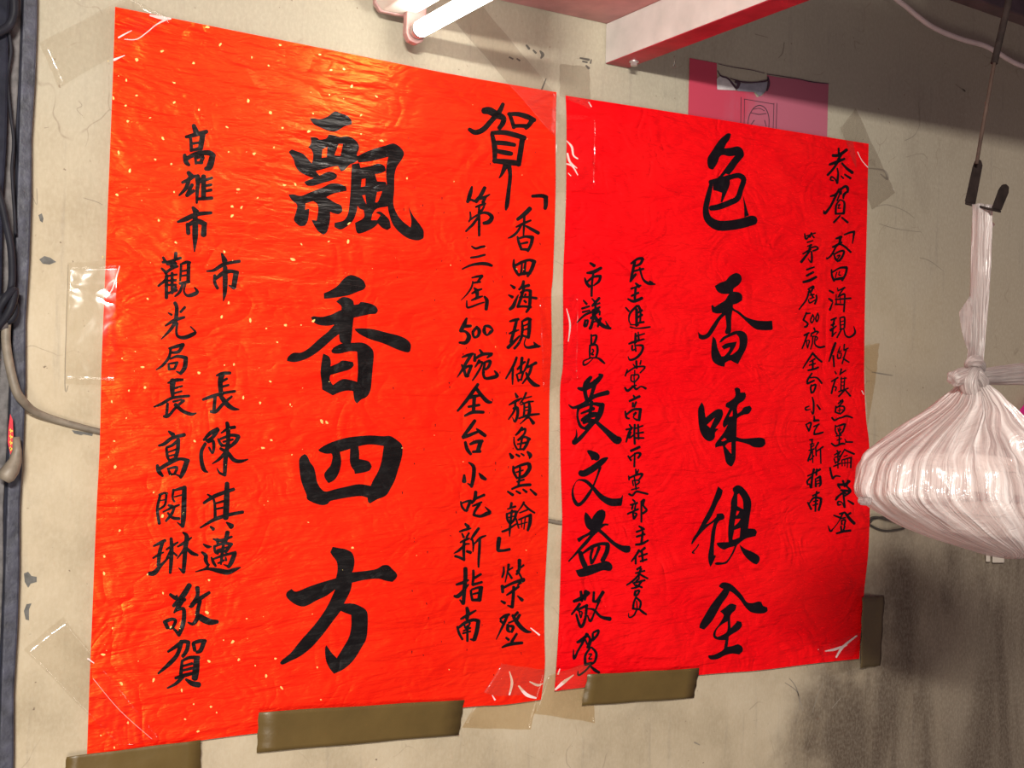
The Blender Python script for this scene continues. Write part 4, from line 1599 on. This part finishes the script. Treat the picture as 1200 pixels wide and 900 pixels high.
tag(build('ink_spatter', face_camera(bm), MAT['ink'], bl, False), kind='stuff')

# ---------------------------------------------------------------- tapes
def tape(name, quad, mat, d, label, cat='tape', group=None, n=10, ripple=0.0006, thick=0.0002):
    """a strip stuck over wall and paper: four photo corners in order, d a height or a height for each corner"""
    D = d if isinstance(d, (list, tuple)) else [d]*4
    bm = bmesh.new(); g = []
    ph = quad[0][0]
    for j in range(n+1):
        row = []
        for i in range(n+1):
            u, v = i/n, j/n
            w = ((1-u)*(1-v), u*(1-v), u*v, (1-u)*v)
            x = sum(a*q[0] for a, q in zip(w, quad)); y = sum(a*q[1] for a, q in zip(w, quad)); dd = sum(a*e for a, e in zip(w, D))
            row.append(bm.verts.new(at(x+0.5*math.sin(v*17+ph)*(u in (0, 1)), y+0.35*math.sin(u*13+ph)*(v in (0, 1)), dd+ripple*(math.sin(x*.13+y*.05+ph)+noise.noise(Vector((x*.06, y*.06, ph)))))))
        g.append(row)
    for j in range(n):
        for i in range(n): bm.faces.new((g[j][i], g[j+1][i], g[j+1][i+1], g[j][i+1]))
    o = tag(build(name, face_camera(bm), mat), label, cat, group)
    m = o.modifiers.new('thickness', 'SOLIDIFY'); m.thickness = thick; m.offset = -1
    return o
UP = 0.020
tape('packing_tape', [(303, 834.5), (544, 820), (538, 861), (301, 882)], MAT['tape_brown'], [UP, UP, .011, .011], 'long brown packing tape across the bottom edge of the gold-flecked banner')
tape('packing_tape', [(78, 887), (235, 867), (235, 912), (73, 925)], MAT['tape_brown'], [.010, UP, .011, .004], 'brown packing tape under the bottom left corner of the gold-flecked banner')
tape('packing_tape', [(689, 790.5), (820, 783), (813, 818), (681.5, 827)], MAT['tape_brown'], [UP, UP, .011, .011], 'brown packing tape across the bottom edge of the plain crimson banner')
tape('packing_tape', [(1010.7, 700.5), (1036.7, 699), (1032, 780), (1008.5, 783)], MAT['tape_dark'], [UP, .005, .005, UP], 'short dark brown tape on the lower right edge of the crimson banner')
tape('packing_tape', [(1012.5, 405), (1030.5, 402), (1027, 440), (1017, 500)], MAT['tape_yellowed'], [UP, .004, .004, .015], 'loose curled old translucent brown tape at the right edge of the crimson banner')
tape('clear_tape', [(46, 50), (150, -4), (204, 23), (69, 103)], MAT['tape_clear'], [.002, .010, UP, .003], 'clear tape over the top left corner of the gold-flecked banner', n=16)
tape('clear_tape', [(28, 761), (74, 723), (190, 868), (140, 875)], MAT['tape_clear'], [.002, .003, UP, UP], 'clear tape over the bottom left corner of the gold-flecked banner', n=16)
tape('clear_tape', [(79, 308), (141, 305), (137, 452), (75, 450)], MAT['tape_clear'], [.002, UP, UP, .002], 'clear tape on the left edge of the gold-flecked banner above the grey cable', n=14)
tape('clear_tape', [(530, 22), (566, 8), (652.5, 112), (650, 160)], MAT['tape_dirty'], [.002, .002, UP, UP], 'dirty clear tape slanting over the top right corner of the gold-flecked banner', n=14)
tape('clear_tape', [(656, 75), (691, 78), (692, 128), (656, 112)], MAT['tape_dirty'], [.002, .002, UP, .008], 'short grey tape remnant above the gap between the two banners')
tape('clear_tape', [(652, 134), (698, 136), (697, 222), (650, 226)], MAT['tape_clear'], [UP]*4, 'wrinkled clear tape on the upper left edge of the crimson banner', ripple=.0012)
tape('clear_tape', [(632, 349), (678, 343), (677, 443), (636, 460)], MAT['tape_clear'], [UP]*4, 'clear tape bridging the gap halfway down both banners', ripple=.001)
tape('clear_tape', [(588, 778), (640, 785), (621.5, 855), (541, 853)], MAT['tape_yellowed'], [UP, UP, .003, .003], 'yellowed clear tape under the bottom right corner of the gold-flecked banner')
tape('clear_tape', [(642, 792), (692, 776), (697.5, 847), (626, 836)], MAT['tape_yellowed'], [.01, UP, .003, .003], 'yellowed clear tape under the bottom left corner of the crimson banner')
tape('clear_tape', [(985, 150), (1003, 127), (1049, 226), (1022, 246)], MAT['tape_dirty'], [UP, .004, .002, .002], 'dirty clear tape over the top right corner of the crimson banner')
tape('clear_tape', [(958, 760), (1014, 738), (1020, 778), (972, 792)], MAT['tape_clear'], [UP, UP, .004, .004], 'clear tape over the bottom right corner of the crimson banner', ripple=.001)
def residue_and_glints(strokes, h, parent):  # torn residue plus painted highlights on the tape creases
    put = on(h, .0011)
    for s in strokes:
        bm = bmesh.new(); stroke(bm, s, put); build('tape_residue_glint', face_camera(bm), MAT['tape_residue_glint'], parent, False)
residue_and_glints([[(597, 787, 1), (600, 800, 3), (597, 814, 2)], [(608, 804, 2), (617, 814, 4), (628, 818, 2)], [(621, 799, 1.5), (630, 803, 3), (636, 801, 1)], [(622, 736, 1), (632, 744, 2)], [(577, 815, 1), (580, 820, 2)], [(146, 46, 0.8), (160, 46, 1.2), (172, 38, 1.2), (183, 29, 1.5), (196, 22, 3)],
    [(139, 44, 2), (148, 39, 1.5), (154, 36, 1)], [(134, 70, 3), (141, 67, 1.5), (146, 65, .8)], [(176, 18, 2), (190, 21, 4), (200, 22, 2)], [(140, 312, 1.2), (136, 326, 1.6), (131, 340, 1.5), (126, 345, .8)], [(103, 772, 2), (110, 777, 1)], [(109, 795, 0.35), (140, 832, 0.4), (178, 866, 0.3)]], HL, bl)
residue_and_glints([[(651, 808, 2), (660, 800, 4), (668, 794, 2), (672, 791, 1)], [(654, 790, 2), (656, 784, 1)], [(967, 763, 1), (978, 761, 3), (992, 756, 2)], [(980, 770, 2), (988, 758, 3), (1004, 745, 1.5)], [(664, 165, 1), (670, 172, 2.5), (672, 182, 2), (677, 186, 1.5)], [(665, 180, 2), (668, 190, 2.5), (676, 197, 1)],
    [(664, 192, 1.5), (671, 195, 2), (677, 205, 1.2)], [(666, 203, 1), (669, 206, 1)], [(690, 120, 1.5), (693, 125, 1)], [(1005, 178, .8), (1010, 188, .8), (1017, 196, 1)], [(1010, 458, 1), (1012, 462, 1)], [(664, 362, 1), (668, 380, 2), (666, 400, 1)]], HR, br)

# ---------------------------------------------------------------- old faded paper above the crimson banner
ps = empty('faded_paper', at(890, 120, .002), 'torn faded crimson paper showing above the plain crimson banner', 'paper')
bm = bmesh.new()
fill(bm, [[(808, 68), (840, 74), (840.5, 105), (883, 107.5), (887, 114), (893, 112), (898, 106), (900, 97), (899, 88), (915, 91), (938, 93), (952, 97), (971, 98.5), (970, 130), (969, 175), (890, 170), (806, 150), (807, 110)]], lambda x, y: at(x, y, .0022), 8)
build('paper_sheet', face_camera(bm), MAT['pink_paper'], ps, False)
bm = bmesh.new(); fill(bm, [[(840, 92), (845, 88.5), (853, 92), (861, 97), (862, 105.8), (840.5, 105)]], lambda x, y: at(x, y, .0032), 8); build('torn_flap', face_camera(bm), MAT['torn_pale'], ps, False)
bm = bmesh.new(); fill(bm, [[(862, 97), (880, 98), (897, 95), (900, 97), (897, 107), (890, 113), (885, 108), (864, 106.5)]], lambda x, y: at(x, y, .0030), 8); build('torn_flap', face_camera(bm), MAT['torn_grey'], ps, False)
bm = bmesh.new()
for s in ([(841, 83, 1), (845, 89, 1.6), (853, 92, 2), (860, 100, 2.5), (863, 104, 2)], [(862, 96, 3), (866, 97, 4), (864, 103, 3)], [(856, 92, 1), (870, 96, 1.6), (885, 96.5, 1.4), (897, 95, 2), (900, 93, 1.5)], [(900, 90, 1.5), (901, 98, 3), (899, 106, 2)], [(842, 75, .6), (860, 79, .8), (880, 82, .8), (896, 86, .7)], [(899, 87, .8), (930, 91.5, .8), (952, 96, 1), (971, 98, .8)]):
    stroke(bm, s, lambda x, y: at(x, y, .0038))
build('torn_edge_shadow', face_camera(bm), MAT['print_and_tear_shadow'], ps, False)  # dark lines paint the shadow along the tears
bm = bmesh.new(); put = lambda x, y: at(x, y, .0028)
for s in ([(868.5, 114, .8), (868, 150, .8)], [(872.5, 116, .7), (872, 150, .7)], [(872, 116, .7), (907, 122, .7)], [(907, 121, .7), (906, 152, .7)], [(910.5, 121, .8), (909.5, 152, .8)],
          [(876, 148, .9), (878, 136, .9), (883, 127, 1), (890, 123.5, 1), (897, 127, 1), (901, 137, .9), (901, 150, .9)], [(880, 132, .8), (889, 134, .9), (898, 133, .8)], [(883, 128, .7), (890, 127, .7), (896, 130, .7)], [(880, 146, .8), (884, 141, 1)], [(896, 141, .9), (898, 148, .8)]):
    stroke(bm, s, put)
build('printed_emblem', face_camera(bm), MAT['print_and_tear_shadow'], ps, False)

# ---------------------------------------------------------------- steel beam, lamp, things above
z1 = at(710, 28).z; z0 = at(708, 75).z; xa, xb = at(708, 75).x, at(736, 85).x
bt = empty('steel_beam', ((xa+xb)/2, -0.8, z0), 'square steel beam with scuffed white side and red underside coming out of the wall', 'beam')
bm = bmesh.new(); add_box(bm, xa, xb, -1.75, -0.0015, z0, z1)
for f in fix(bm).faces:
    f.normal_update(); f.material_index = 1 if (f.normal.z < -.5 or f.normal.x > .5) else 0
o = build('beam_tube', bm, [MAT['beam_white'], MAT['beam_red']], bt, False); bevel(o, .003)
bp = at(733, 77, 0.045); bp.z = z0; bp.x = (xa+xb)/2+.006
def cyl(bm, c, axis, r, h, seg=24):
    axis = Vector(axis).normalized(); add_tube(bm, [Vector(c), Vector(c)+axis*h], r, seg)
bm = bmesh.new(); cyl(bm, bp, (0, 0, -1), .0085, .002); cyl(bm, bp-Vector((0, 0, .002)), (0, 0, -1), .0065, .006, 6)
build('bolt', fix(bm), MAT['steel'], bt, False)
bm = bmesh.new(); add_tube(bm, [at(790, 66, .17), at(791, 72, .17), at(789, 79, .17)], .0012, 6)
tag(build('string', fix(bm), MAT['wire_dark']), 'tiny scrap of dark string hanging at the beam edge', 'string')

tx, tz = at(489, 36, .055).x, at(489, 36, .055).z
lt = empty('fluorescent_lamp', (tx, -.25, tz), 'lit fluorescent tube lamp fixed to the roof sheet above the gold-flecked banner', 'lamp')
bm = bmesh.new(); add_tube(bm, [(tx, -.066, tz), (tx, -.43, tz)], .013, 24, False); build('glass_tube', fix(bm), MAT['tube'], lt)
for ya, yb in ((-.050, -.068), (-.428, -.446)):
    bm = bmesh.new(); add_tube(bm, [(tx, ya, tz), (tx, yb, tz)], .0134, 24); build('end_cap', fix(bm), MAT['steel'], lt)
for y in (-.046, -.452):
    bm = bmesh.new()
    prof = [(tx-.017, tz+.045), (tx-.018, tz-.006), (tx-.012, tz-.017), (tx+.002, tz-.020), (tx+.012, tz-.014), (tx+.016, tz-.002), (tx+.017, tz+.045)]
    add_hull(bm, [(x, y+.007, z) for x, z in prof], [(x, y-.007, z) for x, z in prof]); o = build('lamp_holder', fix(bm), MAT['lamp_holder'], lt, False); bevel(o, .002)
bm = bmesh.new(); hz = tz+.028; xh = tx-.022
prof = [(xh-.030, hz), (xh+.022, hz), (xh+.034, hz+.012), (xh+.034, zr-.001), (xh-.040, zr-.001), (xh-.040, hz+.012)]
add_hull(bm, [(x, -.03, z) for x, z in prof], [(x, -.48, z) for x, z in prof]); o = build('housing', fix(bm), MAT['lamp_body'], lt, False); bevel(o, .003)
bm = bmesh.new(); add_hull(bm, [(x+(.002 if x > xh else -.002), -.024, z-.002) for x, z in prof], [(x+(.002 if x > xh else -.002), -.034, z-.002) for x, z in prof]); o = build('housing_end', fix(bm), MAT['lamp_holder'], lt, False); bevel(o, .002)

cable('cable', [(1030, -22, .05), (1048, -3, .05), (1062, 8, .05), (1075, 19, .05), (1090, 30, .05), (1108, 39, .05), (1130, 47, .05), (1152, 53, .05), (1168, 61, .05), (1182, 70, .05), (1200, 78, .05), (1235, 86, .05)], 0.0052, MAT['cable_white'], 'pinkish white cable sagging across the shaded upper right wall')
hb = empty('roof_batten', at(1150, 10, .2), 'dark reddish roof batten at the top right corner', 'batten')
bm = bmesh.new(); A = [at(1086, -8, .22), at(1240, 46, .22)]; u = (A[1]-A[0]).normalized(); A[1] = A[1]+u*0.7; w_ = Vector((0, -1, 0)); n_ = u.cross(w_)
if n_.z < 0: n_ = -n_
add_hull(bm, [A[0], A[1], A[1]+w_*.04, A[0]+w_*.04], [p+n_*.03 for p in (A[0], A[1], A[1]+w_*.04, A[0]+w_*.04)]); o = build('batten_bar', fix(bm), MAT['beam_dark'], hb, False); bevel(o, .004)
bm = bmesh.new(); Bq = [A[0]+n_*.03+w_*.01, A[1]+n_*.03+w_*.01, A[1]+n_*.03+w_*.022, A[0]+n_*.03+w_*.022]; add_hull(bm, Bq, [p+n_*.09 for p in Bq]); build('batten_board', fix(bm), MAT['strip_grey'], hb, False)

# ---------------------------------------------------------------- hook and carrier bag
HD = 0.84
hk = empty('hanging_hook', at(1150, 240, HD), 'rusty dark iron hook on a thin rod hanging from the steel beam', 'hook')
top = Vector((1.275, -HD, z0))
bm = bmesh.new(); q = [at(1144.5, 192, HD), at(1149, 165, HD), at(1157, 120, HD), at(1167, 64, HD)]; add_tube(bm, q, .0022, 10); build('rod', fix(bm), MAT['rod_brown'], hk)
bm = bmesh.new(); q = [at(1165, 74, HD), at(1174, 36, HD), at(1184, -8, HD), top+Vector((-.004, 0, -.03)), top]; add_tube(bm, q, .0042, 10); build('rod_sleeve', fix(bm), MAT['rust_iron'], hk)
bm = bmesh.new()
P1 = [(1130.5, 236.5), (1139.5, 196), (1142, 189), (1146, 186), (1150, 188), (1151.5, 194), (1143, 240)]
P2 = [(1162, 244), (1170, 222), (1174, 216.5), (1179, 215.5), (1182.5, 219), (1182, 226), (1173.5, 246.5)]
d1, d2 = HD-.012, HD+.016
add_hull(bm, [at(x, y, d1) for x, y in P1], [at(x, y, d1+.003) for x, y in P1]); add_hull(bm, [at(x, y, d2) for x, y in P2], [at(x, y, d2+.003) for x, y in P2])
b4 = [at(1130.5, 236.5, d1), at(1143, 240, d1), at(1173.5, 246.5, d2+.003), at(1162, 244, d2+.003)]
add_hull(bm, b4, [p-Vector((0, 0, .003)) for p in b4]); o = build('hook_plate', fix(bm), MAT['rust_iron'], hk, False); bevel(o, .0008)

bg = empty('carrier_bag', at(1145, 650, HD), 'translucent white plastic carrier bag hanging on the iron hook, knotted at its neck', 'bag')
UV = {}
def uv_build(name, bm, rows, mat, parent):
    uv = bm.loops.layers.uv.new('UVMap')
    for f in bm.faces:
        for l in f.loops: l[uv].uv = UV[l.vert]
    return build(name, bm, mat, parent)
def loft(name, levels, seg, pleat, mat, parent, cap=(True, True), seed=0):
    """levels: (y, x left, x right, half depth in metres, pleat size) in the photo at the bag's distance"""
    bm = bmesh.new(); UV.clear(); rings = []
    for j, (y, xl, xr, dep, am) in enumerate(levels):
        c = at((xl+xr)/2, y, HD); hw = (at(xr, y, HD)-at(xl, y, HD)).x/2; ring = []
        for k in range(seg):
            a = 2*math.pi*k/seg
            m = 1+am*(math.sin(a*pleat+seed+0.5*math.sin(j*.5))+0.7*math.sin(a*(pleat*1.63//1)+1.3*seed+j*.10)+.5*noise.noise(Vector((a*3, j*.25, seed))))
            s, co = math.sin(a), math.cos(a)
            e = 0.86
            X = math.copysign(abs(co)**e, co); Y = math.copysign(abs(s)**e, s)
            v = bm.verts.new((c.x+hw*X*(1+(m-1)*.35), c.y-dep*Y*m, c.z+am*.012*math.sin(5*a+seed))); ring.append(v); UV[v] = (k/seg if k <= seg/2 else 1-k/seg, j/len(levels))
        rings.append(ring)
    for A_, B_ in zip(rings, rings[1:]):
        for k in range(seg): bm.faces.new((A_[k], B_[k], B_[(k+1) % seg], A_[(k+1) % seg]))
    if cap[0]: bm.faces.new(rings[0][::-1])
    if cap[1]:
        cv = bm.verts.new(sum((v.co for v in rings[-1]), Vector())/seg); UV[cv] = (.5, 1)
        for k in range(seg): bm.faces.new((rings[-1][k], cv, rings[-1][(k+1) % seg]))
    bmesh.ops.recalc_face_normals(bm, faces=bm.faces)
    return uv_build(name, bm, rings, mat, parent)
LV = [(446, 1131, 1152, .010, .10), (452, 1124, 1158, .016, .12), (462, 1112, 1170, .026, .13), (475, 1097, 1182, .038, .12), (490, 1076, 1199, .050, .11), (506, 1052, 1221, .062, .10), (520, 1032, 1243, .072, .085), (532, 1017, 1260, .080, .065),
      (543, 1008, 1272, .086, .05), (556, 1003.5, 1281, .090, .04), (572, 1000.5, 1287, .092, .03), (582, 1004, 1286, .092, .025), (594, 1016, 1282, .091, .025), (606, 1034, 1275, .088, .025), (619, 1056, 1262, .082, .022), (631, 1083, 1246, .073, .02), (641, 1110, 1227, .060, .018), (648, 1134, 1208, .042, .01), (652, 1152, 1194, .026, .005), (653.5, 1165, 1184, .012, 0)]
LV2 = []
for y, xl, xr, dep, am in (tuple(v) for v in catmull(LV, 4)):     # the outline seen belongs to the bulging front of the bag, not to its middle
    a, c_ = xl, xr
    for _ in range(6):
        m = at((a+c_)/2, y, HD); hw = (at(c_, y, HD)-at(a, y, HD)).x/2
        q = [pix((m.x+hw*math.copysign(abs(math.cos(t))**.86, math.cos(t))*(1+am*.35), m.y-dep*math.copysign(abs(math.sin(t))**.86, math.sin(t)), m.z))[0] for t in (2*math.pi*k/48 for k in range(48))]
        a += xl-min(q); c_ += xr-max(q)
        if c_-a < 6: a, c_ = (a+c_)/2-3, (a+c_)/2+3
    LV2.append((y, a, c_, dep, am))
loft('bag_body', LV2, 144, 17, MAT['bag'], bg, (False, True), 1)
loft('bag_corner', [tuple(v) for v in catmull([(583, 1010, 1018, .008, .05), (588, 1009, 1018, .008, .05), (592, 1011, 1017, .005, .0)], 4)], 20, 4, MAT['bag'], bg, (True, True), 3)
SV = [(240.5, 1141.5, 1161.5, .008, .05), (252, 1142, 1160, .008, .10), (290, 1141.5, 1158, .008, .14), (330, 1141, 1155.5, .008, .16), (370, 1140, 1152.5, .008, .16), (400, 1139.5, 1149.5, .008, .14), (418, 1137.5, 1148, .008, .12), (430, 1136, 1148, .009, .10)]
loft('bag_handle', [tuple(v) for v in catmull(SV, 4)], 48, 7, MAT['bag'], bg, (True, True), 2)
bm = bmesh.new(); UV.clear()
for x, y in ((1142, 338), (1138, 345), (1131, 355), (1124, 366), (1125, 376), (1127, 388), (1131, 402), (1137, 418), (1142, 424)):
    for xx, dd in ((x, HD-.006), (min(1145, x+16), HD)):
        v = bm.verts.new(at(xx, y, dd)); UV[v] = (xx/40, y/100)
bm.verts.ensure_lookup_table()
for k in range(8): bm.faces.new([bm.verts[i] for i in (2*k, 2*k+1, 2*k+3, 2*k+2)])
o = uv_build('handle_fold', bm, None, MAT['bag'], bg); m = o.modifiers.new('thickness', 'SOLIDIFY'); m.thickness = .0006
bm = bmesh.new(); UV.clear()
for x, y in ((1157, 250), (1161, 254), (1162, 259), (1166, 263), (1163, 267), (1157, 268)):
    v = bm.verts.new(at(x, y, HD-.008)); UV[v] = (0, 0)
bm.faces.new(bm.verts[:]); o = uv_build('handle_fold', face_camera(bm), None, MAT['bag'], bg); m = o.modifiers.new('thickness', 'SOLIDIFY'); m.thickness = .003
# knot: a wrapped band, a stub to the left and the second handle pulled out to the right
def tube_uv(name, pts, rad, seg=16, flute=0.0):
    bm = bmesh.new(); UV.clear()
    q = catmull([(*at(*p[:3]), p[3]) for p in pts], 6)
    rs = add_tube(bm, [p[:3] for p in q], [p[3] for p in q], seg)
    for j, r in enumerate(rs):
        for k, v in enumerate(r):
            UV[v] = (k/seg*.6, j/len(rs))
            if flute:
                c = Vector(q[j][:3]); v.co = c+(v.co-c)*(1+flute*math.sin(k*2*math.pi/seg*5+j*.3))
    bmesh.ops.recalc_face_normals(bm, faces=bm.faces)
    return uv_build(name, bm, None, MAT['bag'], bg)
tube_uv('knot', [(1133, 430, HD+.004, .003), (1137, 424, HD+.010, .0055), (1144, 423, HD+.013, .0065), (1149, 429, HD+.008, .006), (1148, 437, HD, .005)], 0, 20, .08)
tube_uv('knot', [(1148, 431, HD+.004, .004), (1140, 438, HD+.012, .008), (1136, 448, HD+.013, .010), (1139, 458, HD+.010, .009), (1146, 462, HD+.004, .005)], 0, 20, .10)
tube_uv('knot', [(1136, 436, HD+.008, .006), (1146, 440, HD+.014, .008), (1150, 450, HD+.010, .008), (1147, 460, HD+.004, .005)], 0, 20, .10)
tube_uv('knot_stub', [(1138, 440, HD+.006, .008), (1130, 440, HD+.008, .0085), (1122, 442, HD+.008, .009), (1117, 444, HD+.008, .0085), (1115.5, 445, HD+.008, .005)], 0, 24, .12)
for i, (ya, yb, yc, r) in enumerate(((436, 429, 424, .0035), (440, 434, 431, .0045), (443, 440, 438, .0045), (445, 445, 446, .0035), (447, 449, 450, .0025))):
    tube_uv('bag_handle', [(1146, ya, HD+.004, .003), (1165, (ya+yb)/2+.5, HD+.003+.002*(i % 2), r), (1200, yb, HD, r), (1245, yc+3, HD-.004, r), (1264, 466+i*2, HD-.008, r*.9), (1256, 522, HD-.012, r*.6)], 0, 14, .10)

# white takeaway boxes inside the bag
def foam_box(cx, cy, dd, w, dp, h, tilt, label):
    root = empty('takeaway_box', at(cx, cy, dd), label, 'box', 'takeaway boxes in the bag')
    def part(name, zs):
        bm = bmesh.new(); rings = []
        for z, s in zs:
            ring = []
            for sx, sy in ((-1, -1), (1, -1), (1, 1), (-1, 1)):
                for k in range(5):
                    a = math.atan2(sy, sx)-math.pi/4+math.pi/8*k; r = .012
                    ring.append(bm.verts.new((sx*(w/2*s-r)+r*math.cos(a), sy*(dp/2*s-r)+r*math.sin(a), z)))
            rings.append(ring)
        n = len(rings[0])
        for A_, B_ in zip(rings, rings[1:]):
            for k in range(n): bm.faces.new((A_[k], A_[(k+1) % n], B_[(k+1) % n], B_[k]))
        bm.faces.new(rings[0][::-1]); bm.faces.new(rings[-1])
        bmesh.ops.rotate(bm, verts=bm.verts, matrix=Matrix.Rotation(tilt, 3, 'Y')); bmesh.ops.translate(bm, verts=bm.verts, vec=root.location)
        o = build(name, fix(bm), MAT['foam'], root, False); bevel(o, .002)
    part('tray', [(0, .86), (.004, .9), (h*.55, 1.0), (h*.60, 1.02)])
    part('lid', [(h*.61, 1.02), (h*.66, 1.0), (h*.97, .88), (h, .84)])
foam_box(1166, 628, HD, .112, .070, .040, math.radians(3), 'white foam takeaway box lying at the bottom of the carrier bag')
foam_box(1150, 577, HD, .150, .095, .042, math.radians(4), 'white foam takeaway box on top of the other inside the carrier bag')

# ---------------------------------------------------------------- small things on the wall at the right
bm = bmesh.new(); lp = [(1191, 489), (1196, 479), (1204, 469), (1222, 462), (1245, 466), (1252, 486), (1240, 502), (1215, 504), (1198, 497)]
add_hull(bm, [at(x, y, .002) for x, y in lp], [at(x, y, .03) for x, y in lp]); o = tag(build('plastic_lid', fix(bm), MAT['magenta'], smooth=False), 'magenta plastic rim on the wall behind the bag at the right photo edge', 'lid'); bevel(o, .004)
cl = empty('cable_clip', at(1167, 655, .01), 'small cream plastic clip on the wall just below the carrier bag', 'clip')
for x0, x1, y0, y1 in ((1155.5, 1160.5, 640, 658.5), (1163, 1177, 638, 659.5)):
    bm = bmesh.new(); lp = [(x0, y0), (x1, y0), (x1, y1), (x0, y1)]; add_hull(bm, [at(x, y, .001) for x, y in lp], [at(x, y, .016) for x, y in lp]); o = build('clip_block', fix(bm), MAT['cream_plastic'], cl, False); bevel(o, .002)
